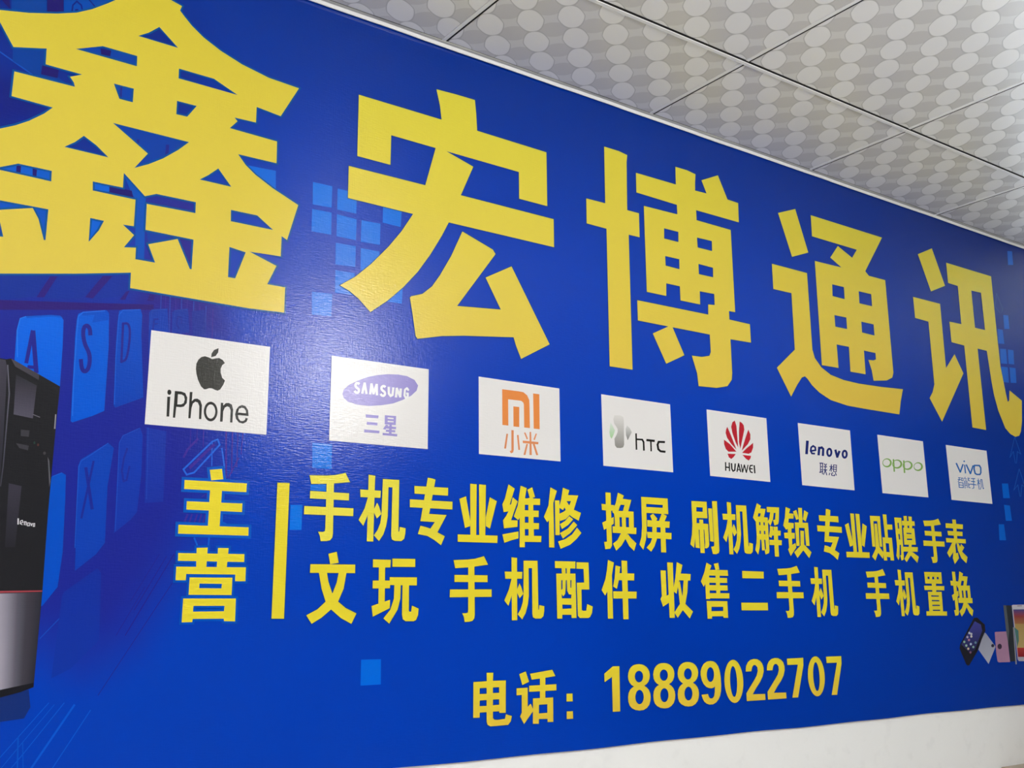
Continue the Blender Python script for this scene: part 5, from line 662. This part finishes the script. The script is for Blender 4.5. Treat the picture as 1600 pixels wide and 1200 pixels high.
('key_letter',None,'keyboard',616,(30, 36, 138),(30, 36, 138),0,None,None,None,[[[-2010,-3854,-2015,-4119,-1972,-4112,-1967,-3847]]]),
('key_letter',None,'keyboard',620,(30, 36, 138),(30, 36, 138),0,None,None,None,[[[-1504,-3817,-1510,-4086,-1454,-4077,-1448,-3808]]]),
('key_gap',None,'keyboard',624,(30, 22, 112),(30, 22, 112),0,None,None,None,[[[-3659,-1628,-3408,-1537,-3380,-1891,-3632,-1967]]]),
('key_gap',None,'keyboard',628,(30, 22, 112),(30, 22, 112),0,None,None,None,[[[-3635,-2950,-3372,-2939,-3379,-3106,-3642,-3116]]]),
('key_gap',None,'keyboard',632,(30, 22, 112),(30, 22, 112),0,None,None,None,[[[-2733,-2353,-2551,-2331,-2565,-2446,-2715,-2457]]]),
('key_gap',None,'keyboard',636,(30, 22, 112),(30, 22, 112),0,None,None,None,[[[-3881,-4777,-3812,-4782,-3809,-4937,-3877,-4931]]]),
('key_gap',None,'keyboard',640,(30, 22, 112),(30, 22, 112),0,None,None,None,[[[-3638,-4772,-3568,-4777,-3567,-4923,-3625,-4926]]]),
('key_gap',None,'keyboard',644,(30, 22, 112),(30, 22, 112),0,None,None,None,[[[-2411,-4806,-2035,-4812,-2006,-4922,-2401,-4943]]]),
('key_gap',None,'keyboard',648,(30, 22, 112),(30, 22, 112),0,None,None,None,[[[-4425,-1903,-4244,-1838,-4202,-2106,-4286,-2041]]]),
('light_streak',None,None,176,(8, 92, 208),(8, 92, 208),0,None,None,None,[[[-2719,-13261,-3297,-13953,-3540,-14249,-3532,-14257,-3289,-13960,-2711,-13268]]]),
('light_streak',None,None,180,(8, 92, 208),(8, 92, 208),0,None,None,None,[[[-2637,-13293,-3125,-13916,-3392,-14263,-3386,-14269,-3118,-13921,-2631,-13298]]]),
('light_streak',None,None,184,(8, 92, 208),(8, 92, 208),0,None,None,None,[[[-2495,-13273,-3020,-13975,-3268,-14286,-3260,-14293,-3012,-13982,-2486,-13280]]]),
('light_streak',None,None,188,(6, 88, 206),(6, 88, 206),0,None,None,None,[[[-2349,-13302,-2886,-14161,-2975,-14308,-2951,-14326,-2861,-14179,-2324,-13320]]]),
('light_streak',None,None,192,(8, 90, 206),(8, 90, 206),0,None,None,None,[[[-2098,-13402,-2593,-14216,-2666,-14340,-2655,-14348,-2582,-14224,-2086,-13410]]]),
('light_streak',None,None,196,(4, 82, 196),(4, 82, 196),0,None,None,None,[[[-3122,-13738,-3087,-14305,-3067,-14308,-3101,-13739]]]),
('light_streak',None,None,200,(4, 82, 196),(4, 82, 196),0,None,None,None,[[[-3048,-13821,-3000,-14314,-2987,-14315,-3035,-13821]]]),
('light_streak',None,None,372,(16, 84, 196),(16, 84, 196),0,None,None,None,[[[-2357,-11652,-2928,-12308,-2920,-12316,-2348,-11660]]]),
('light_streak',None,None,376,(16, 84, 196),(16, 84, 196),0,None,None,None,[[[-4490,-2861,-4293,-2923,-3783,-3167,-3679,-3217,-3670,-3195,-3773,-3145,-4285,-2901,-4483,-2839]]]),
('sketch_line',None,None,204,(40, 66, 172),(40, 66, 172),0,None,None,None,[[[-1429,-6522,-1415,-7023,-1397,-7021,-1412,-6520]]]),
('sketch_line',None,None,208,(58, 42, 146),(58, 42, 146),0,None,None,None,[[[-1349,-6532,-1328,-7146,-1315,-7144,-1336,-6530]]]),
('sketch_line',None,None,212,(40, 66, 172),(40, 66, 172),0,None,None,None,[[[-1274,-6542,-1249,-7225,-1230,-7223,-1254,-6539]]]),
('sketch_line',None,None,216,(58, 42, 146),(58, 42, 146),0,None,None,None,[[[-1169,-6559,-1146,-7233,-1133,-7231,-1156,-6557]]]),
('sketch_line',None,None,220,(40, 66, 172),(40, 66, 172),0,None,None,None,[[[-1070,-6565,-1047,-7241,-1030,-7239,-1052,-6563]]]),
('sketch_line',None,None,224,(58, 42, 146),(58, 42, 146),0,None,None,None,[[[-965,-6583,-944,-7249,-930,-7247,-952,-6581]]]),
('sketch_line',None,None,228,(40, 66, 172),(40, 66, 172),0,None,None,None,[[[-854,-6599,-834,-7256,-814,-7254,-834,-6596]]]),
('sketch_line',None,None,232,(58, 42, 146),(58, 42, 146),0,None,None,None,[[[-747,-6616,-728,-7252,-715,-7251,-733,-6614]]]),
('sketch_line',None,None,236,(40, 66, 172),(40, 66, 172),0,None,None,None,[[[-632,-6644,-616,-7248,-599,-7246,-614,-6642]]]),
('sketch_line',None,None,240,(58, 42, 146),(58, 42, 146),0,None,None,None,[[[-501,-6670,-488,-7241,-474,-7239,-487,-6668]]]),
('sketch_line',None,None,244,(34, 98, 214),(34, 98, 214),0,None,None,None,[[[-876,-9557,-803,-9663,-662,-9612,-229,-9089,-283,-8977,-392,-9030],[-838,-9560,-791,-9628,-680,-9588,-265,-9085,-298,-9017,-374,-9054]]]),
('sketch_line',None,None,248,(34, 98, 214),(34, 98, 214),0,None,None,None,[[[-392,-9043,-379,-9469,-360,-9468,-374,-9042]]]),
('sketch_line',None,None,252,(34, 98, 214),(34, 98, 214),0,None,None,None,[[[-219,-9143,-154,-9492,-127,-9487,-193,-9137]]]),
('sketch_line',None,None,256,(62, 44, 148),(62, 44, 148),0,None,None,None,[[[-361,-9070,-539,-9261,-775,-9517,-740,-9549,-503,-9293,-325,-9102]]]),
('sketch_line',None,None,260,(62, 44, 148),(62, 44, 148),0,None,None,None,[[[-643,-8996,-820,-9198,-885,-9352,-852,-9366,-788,-9217,-616,-9020]]]),
('sketch_line',None,None,264,(62, 44, 148),(62, 44, 148),0,None,None,None,[[[-162,-8798,-119,-9655,-88,-9653,-132,-8795]]]),
('sketch_line',None,None,268,(62, 44, 148),(62, 44, 148),0,None,None,None,[[[-43,-8786,-23,-9574,0,-9573,-20,-8785]]]),
('sketch_line',None,None,272,(62, 44, 148),(62, 44, 148),0,None,None,None,[[[59,-8796,72,-9455,87,-9455,74,-8795]]]),
('sketch_line',None,None,276,(62, 44, 148),(62, 44, 148),0,None,None,None,[[[156,-8786,138,-9224,154,-9224,172,-8786]]]),
('sketch_line',None,None,280,(62, 44, 148),(62, 44, 148),0,None,None,None,[[[-553,-8834,-545,-9149,-530,-9148,-538,-8833]]]),
('sketch_line',None,None,284,(62, 44, 148),(62, 44, 148),0,None,None,None,[[[-664,-8825,-658,-9103,-647,-9102,-653,-8825]]]),
('sketch_line',None,None,288,(62, 44, 148),(62, 44, 148),0,None,None,None,[[[-776,-8827,-767,-9149,-756,-9148,-765,-8826]]]),
('sketch_line',None,None,292,(62, 44, 148),(62, 44, 148),0,None,None,None,[[[-57,-9655,119,-9287,101,-9280,-74,-9648]]]),
('sketch_line',None,None,296,(58, 46, 150),(58, 46, 150),0,None,None,None,[[[-756,-10304,-803,-10432,-773,-10443,-725,-10316]]]),
('sketch_line',None,None,300,(58, 46, 150),(58, 46, 150),0,None,None,None,[[[-680,-10303,-718,-10439,-693,-10446,-655,-10310]]]),
('sketch_line',None,None,304,(58, 46, 150),(58, 46, 150),0,None,None,None,[[[-589,-10299,-632,-10445,-607,-10452,-564,-10306]]]),
('sketch_line',None,None,308,(58, 46, 150),(58, 46, 150),0,None,None,None,[[[-515,-10296,-553,-10442,-528,-10448,-490,-10302]]]),
('sketch_line',None,None,312,(58, 46, 150),(58, 46, 150),0,None,None,None,[[[-448,-10303,-478,-10440,-456,-10444,-426,-10307]]]),
('sketch_line',None,None,316,(58, 46, 150),(58, 46, 150),0,None,None,None,[[[-514,-10016,-421,-9944,-430,-9933,-523,-10004]]]),
('sketch_line',None,None,320,(58, 46, 150),(58, 46, 150),0,None,None,None,[[[-436,-9936,-441,-10032,-426,-10033,-421,-9937]]]),
('sketch_line',None,None,324,(10, 92, 208),(10, 92, 208),0,None,None,None,[[[-622,-10704,-571,-10809,-538,-10914,-510,-10906,-544,-10799,-596,-10692]]]),
('sketch_line',None,None,328,(10, 92, 208),(10, 92, 208),0,None,None,None,[[[-366,-10689,-373,-10905,-343,-10906,-336,-10691]]]),
('sketch_line',None,None,332,(10, 92, 208),(10, 92, 208),0,None,None,None,[[[-181,-10229,-181,-10418,-158,-10418,-158,-10229]]]),
('sketch_line',None,None,336,(10, 92, 208),(10, 92, 208),0,None,None,None,[[[-179,-10420,-67,-10454,-60,-10433,-172,-10399]]]),
('sketch_line',None,None,340,(36, 32, 136),(36, 32, 136),0,None,None,None,[[[-940,-10977,-1650,-12285,-1637,-12293,-926,-10984]]]),
('sketch_line',None,None,344,(36, 32, 136),(36, 32, 136),0,None,None,None,[[[-1057,-11010,-1532,-11889,-1521,-11895,-1047,-11016]]]),
('sketch_line',None,None,348,(36, 32, 136),(36, 32, 136),0,None,None,None,[[[-1178,-10984,-1598,-11746,-1590,-11751,-1170,-10988]]]),
('sketch_line',None,None,352,(36, 32, 136),(36, 32, 136),0,None,None,None,[[[-940,-11452,-2004,-13190,-1994,-13196,-930,-11458]]]),
('sketch_line',None,None,356,(36, 32, 136),(36, 32, 136),0,None,None,None,[[[-1381,-11515,-1789,-12284,-1781,-12288,-1373,-11519]]]),
('printed_computer_tower','tower',None,512,(34, 34, 38),(34, 34, 38),0,None,None,'black printed computer tower with a silver foot',[[[-4126,-8010,-3759,-8025,-3691,-8003,-2934,-8365,-2945,-9005,-2952,-9901,-2955,-10404,-2942,-11597,-2954,-12968,-2954,-13026,-3129,-13088,-3411,-13155,-3670,-13176]]]),
('side_panel',None,'tower',652,(66, 64, 76),(40, 40, 48),0,None,None,None,[[[-4126,-8010,-3769,-8039,-3735,-8164,-3694,-9327,-3686,-9948,-3943,-10086]]]),
('edge_trim',None,'tower',656,(98, 96, 110),(60, 60, 72),0,None,None,None,[[[-3742,-8114,-3681,-8567,-3671,-9698,-3682,-10020,-3664,-10021,-3653,-9699,-3662,-8565,-3724,-8110]]]),
('edge_trim',None,'tower',660,(78, 74, 84),(60, 58, 66),0,None,None,None,[[[-3691,-8008,-3261,-8208,-3261,-8299,-3623,-8124]]]),
('drive_cover',None,'tower',664,(44, 43, 50),(84, 81, 96),0,None,None,None,[[[-3600,-8250,-3282,-8393,-3298,-8923,-3582,-8888]]]),
('drive_cover',None,'tower',668,(58, 56, 68),(40, 39, 46),0,None,None,None,[[[-3560,-9964,-3374,-9997,-3387,-10937,-3534,-10941]]]),
('port_panel',None,'tower',672,(62, 62, 68),(62, 62, 68),0,None,None,None,[[[-3458,-9117,-3330,-9118,-3333,-9220,-3450,-9218]]]),
('port_panel',None,'tower',676,(62, 62, 68),(62, 62, 68),0,None,None,None,[[[-3510,-9336,-3322,-9359,-3327,-9435,-3457,-9408]]]),
('port',None,'tower',680,(40, 66, 60),(40, 66, 60),0,None,None,None,[[[-3230,-9305,-3231,-9319,-3238,-9328,-3246,-9328,-3254,-9321,-3258,-9307,-3256,-9294,-3250,-9285,-3241,-9284,-3233,-9292]]]),
('port',None,'tower',684,(84, 50, 46),(84, 50, 46),0,None,None,None,[[[-3173,-9333,-3175,-9347,-3181,-9356,-3190,-9357,-3198,-9349,-3201,-9336,-3200,-9322,-3193,-9313,-3185,-9313,-3177,-9320]]]),
('port',None,'tower',688,(70, 68, 72),(70, 68, 72),0,None,None,None,[[[-3061,-9457,-3064,-9472,-3074,-9482,-3087,-9483,-3099,-9475,-3104,-9460,-3101,-9445,-3091,-9435,-3078,-9434,-3067,-9442]]]),
('edge_trim',None,'tower',692,(150, 150, 156),(150, 150, 156),0,None,None,None,[[[-2972,-8826,-2955,-8825,-2951,-9057,-2971,-9059]]]),
('edge_trim',None,'tower',696,(96, 96, 104),(96, 96, 104),0,None,None,None,[[[-3031,-9513,-3002,-9574,-2960,-9901,-2969,-9990,-3008,-9677]]]),
('edge_trim',None,'tower',700,(110, 108, 118),(110, 108, 118),0,None,None,None,[[[-3305,-8866,-3196,-8901,-3192,-8889,-3302,-8854]]]),
('lettering',None,'tower',704,(214, 212, 218),(214, 212, 218),0,None,None,None,[[[-3391,-10497,-3385,-10590,-3365,-10590,-3370,-10497]],[[-3345,-10575,-3302,-10558,-3306,-10546,-3349,-10564]],[[-3301,-10554,-3315,-10518,-3325,-10523,-3311,-10559]],[[-3318,-10517,-3351,-10531,-3353,-10578,-3315,-10598,-3311,-10587,-3341,-10571,-3340,-10539,-3313,-10529]],[[-3278,-10597,-3281,-10538,-3294,-10538,-3292,-10596]],[[-3292,-10549,-3258,-10554,-3257,-10540,-3291,-10535]],[[-3269,-10542,-3266,-10600,-3253,-10600,-3255,-10542]],[[-3248,-10554,-3209,-10553,-3204,-10609,-3244,-10611],[-3236,-10566,-3220,-10566,-3217,-10597,-3233,-10598]],[[-3206,-10561,-3187,-10608,-3176,-10604,-3195,-10556]],[[-3178,-10608,-3167,-10564,-3178,-10560,-3190,-10604]],[[-3164,-10561,-3132,-10559,-3130,-10616,-3162,-10617],[-3152,-10573,-3143,-10572,-3142,-10604,-3151,-10605]]]),
('red_stripe',None,'tower',708,(158, 66, 76),(158, 66, 76),0,None,None,None,[[[-3810,-11597,-3545,-11596,-2944,-11585,-2945,-11605,-3543,-11626,-3807,-11632]]]),
('silver_foot',None,'tower',712,(0, 0, 0),(0, 0, 0),0,None,[[(150,146,160),(156,152,166),(156,152,166),(150,146,160)],[(156,152,166),(128,124,138),(128,124,138),(156,152,166)],[(128,124,138),(92,90,102),(92,90,102),(128,124,138)],[(92,90,102),(66,64,74),(66,64,74),(92,90,102)],[(66,64,74),(46,45,54),(46,45,54),(66,64,74)]],None,[[[-3805,-11645,-3542,-11636,-3421,-13044,-3679,-13079]],[[-3542,-11636,-3408,-11631,-3316,-13025,-3421,-13044]],[[-3408,-11631,-3296,-11627,-3227,-13009,-3316,-13025]],[[-3296,-11627,-3160,-11622,-3121,-12990,-3227,-13009]],[[-3160,-11622,-2948,-11614,-2955,-12960,-3121,-12990]]]),
('base_shadow',None,'tower',732,(28, 28, 34),(28, 28, 34),0,None,None,None,[[[-3680,-13062,-3421,-13051,-2955,-12963,-2954,-13026,-3129,-13088,-3412,-13155,-3670,-13176]]]),
('printed_reflection',None,None,360,(20, 46, 116),(20, 46, 116),0,None,None,None,[[[-3670,-13176,-3411,-13155,-3129,-13088,-3019,-13058,-2975,-13316,-3052,-13474,-3639,-13528]]]),
('printed_phone','p2',None,364,(150, 152, 168),(176, 178, 192),0,None,None,'silver printed phone lying face down behind the dark one',[[[22783,-12655,22870,-12663,23320,-13059,22871,-13532,22419,-13114]]]),
('camera',None,'p2',380,(40, 40, 60),(40, 40, 60),0,None,None,None,[[[23254,-13029,23239,-13052,23206,-13069,23165,-13075,23126,-13067,23100,-13049,23094,-13025,23109,-13001,23141,-12984,23182,-12979,23221,-12986,23247,-13004]]]),
('printed_phone','p1',None,384,(34, 33, 42),(34, 33, 42),0,None,None,'dark printed phone with app icons, leaning left',[[[22344,-12228,22528,-12225,22646,-12303,22867,-12426,22877,-12596,22642,-12832,22367,-13160,21896,-13535,21822,-13544,21744,-13506,21488,-13067,21540,-12951]]]),
('screen',None,'p1',516,(66, 70, 150),(36, 36, 66),0,None,None,None,[[[22369,-12324,22666,-12424,22703,-12593,22242,-13121,21970,-13208,21588,-12952]]]),
('app_icon',None,'p1',736,(205, 210, 215),(205, 210, 215),0,None,None,None,[[[22094,-12650,22074,-12675,22033,-12685,21995,-12674,21983,-12648,22004,-12623,22045,-12614,22082,-12625]]]),
('app_icon',None,'p1',740,(205, 205, 210),(205, 205, 210),0,None,None,None,[[[22188,-12680,22167,-12705,22126,-12715,22089,-12704,22077,-12678,22097,-12653,22138,-12644,22176,-12655]]]),
('app_icon',None,'p1',744,(190, 180, 200),(190, 180, 200),0,None,None,None,[[[21977,-12762,21956,-12787,21916,-12796,21878,-12785,21866,-12760,21887,-12735,21927,-12725,21965,-12737]]]),
('app_icon',None,'p1',748,(215, 210, 200),(215, 210, 200),0,None,None,None,[[[22177,-12747,22156,-12772,22115,-12781,22077,-12770,22065,-12745,22086,-12720,22127,-12710,22165,-12721]]]),
('app_icon',None,'p1',752,(190, 130, 150),(190, 130, 150),0,None,None,None,[[[22040,-12844,22020,-12868,21979,-12878,21941,-12867,21929,-12841,21950,-12817,21991,-12807,22028,-12818]]]),
('app_icon',None,'p1',756,(150, 190, 160),(150, 190, 160),0,None,None,None,[[[21798,-12891,21777,-12915,21737,-12925,21700,-12913,21688,-12888,21708,-12864,21748,-12854,21786,-12865]]]),
('app_icon',None,'p1',760,(190, 205, 230),(190, 205, 230),0,None,None,None,[[[22115,-12959,22094,-12984,22053,-12993,22016,-12982,22004,-12957,22024,-12932,22065,-12922,22103,-12934]]]),
('app_icon',None,'p1',764,(160, 200, 170),(160, 200, 170),0,None,None,None,[[[21882,-12994,21862,-13018,21821,-13028,21784,-13017,21772,-12991,21793,-12967,21833,-12957,21870,-12969]]]),
('app_icon',None,'p1',768,(140, 180, 170),(140, 180, 170),0,None,None,None,[[[22225,-13042,22205,-13067,22164,-13076,22126,-13065,22114,-13040,22135,-13015,22176,-13006,22213,-13017]]]),
('app_icon',None,'p1',772,(110, 150, 160),(110, 150, 160),0,None,None,None,[[[22358,-12922,22338,-12947,22296,-12956,22258,-12945,22246,-12919,22267,-12895,22308,-12885,22346,-12896]]]),
('app_icon',None,'p1',776,(210, 190, 160),(210, 190, 160),0,None,None,None,[[[21965,-13083,21945,-13108,21904,-13117,21867,-13106,21855,-13080,21875,-13056,21916,-13047,21953,-13058]]]),
('app_icon',None,'p1',780,(130, 90, 120),(130, 90, 120),0,None,None,None,[[[22059,-13187,22038,-13212,21998,-13221,21960,-13209,21948,-13184,21969,-13160,22009,-13150,22047,-13162]]]),
('printed_phone','p3',None,368,(168, 128, 158),(172, 130, 158),0,None,None,'pink printed phone showing its back',[[[23349,-12652,23409,-12641,23989,-12638,24008,-13515,23410,-13506,23348,-13475,23324,-13233]]]),
('camera',None,'p3',388,(60, 46, 66),(60, 46, 66),0,None,None,None,[[[23653,-13062,23636,-13096,23598,-13122,23548,-13136,23496,-13134,23452,-13118,23425,-13090,23419,-13057,23437,-13023,23474,-12997,23524,-12983,23576,-12985,23620,-13001,23648,-13028]]]),
('printed_phone','p4',None,392,(48, 52, 58),(48, 52, 58),0,None,None,'dark printed phone standing edge on',[[[23950,-11875,24400,-11884,24342,-13506,24024,-13501,24002,-13007,23961,-12613]]]),
('edge_trim',None,'p4',520,(86, 92, 98),(86, 92, 98),0,None,None,None,[[[23948,-11875,24095,-11881,24120,-12615,24000,-13007,23958,-12613]]]),
('printed_phone','p5',None,524,(200, 196, 206),(176, 172, 184),0,None,None,'white printed phone with a bright picture on its screen',[[[24407,-11884,24471,-11866,26092,-11857,25743,-13551,24485,-13504,24426,-13448]]]),
('screen',None,'p5',784,(60, 70, 130),(150, 60, 60),0,None,None,None,[[[24455,-12002,25909,-11998,25866,-12208,24455,-12197]]]),
('screen',None,'p5',788,(140, 60, 60),(160, 110, 70),0,None,None,None,[[[24455,-12197,25866,-12208,25819,-12438,24459,-12422]]]),
('screen',None,'p5',792,(170, 140, 84),(184, 160, 104),0,None,None,None,[[[24459,-12422,25819,-12438,25674,-13146,24461,-13116]]]),
('screen',None,'p5',796,(180, 60, 56),(130, 26, 36),0,None,None,None,[[[24461,-13116,25674,-13146,25619,-13416,24457,-13382]]]),
('screen',None,'p5',804,(70, 120, 120),(90, 120, 110),0,None,None,None,[[[24421,-12521,24627,-12623,24593,-12921,24461,-13116]]]),
('stylus',None,'p5',808,(136, 140, 148),(150, 154, 160),0,None,None,None,[[[24342,-12521,24286,-13591,24351,-13591,24407,-12519]]]),
('speaker_slot',None,'p5',800,(120, 116, 126),(120, 116, 126),0,None,None,None,[[[24694,-11912,24956,-11908,24959,-11888,24696,-11892]]])
]
keyed = {}
for name, key, pk, depth, top, bot, halo, hc, cc, label, shapes in PRINT:
    o = print_part(name, keyed[pk] if pk else banner, -depth * 1e-6, top, bot, unpack(shapes), halo, hc, cc, label)
    if key: keyed[key] = o
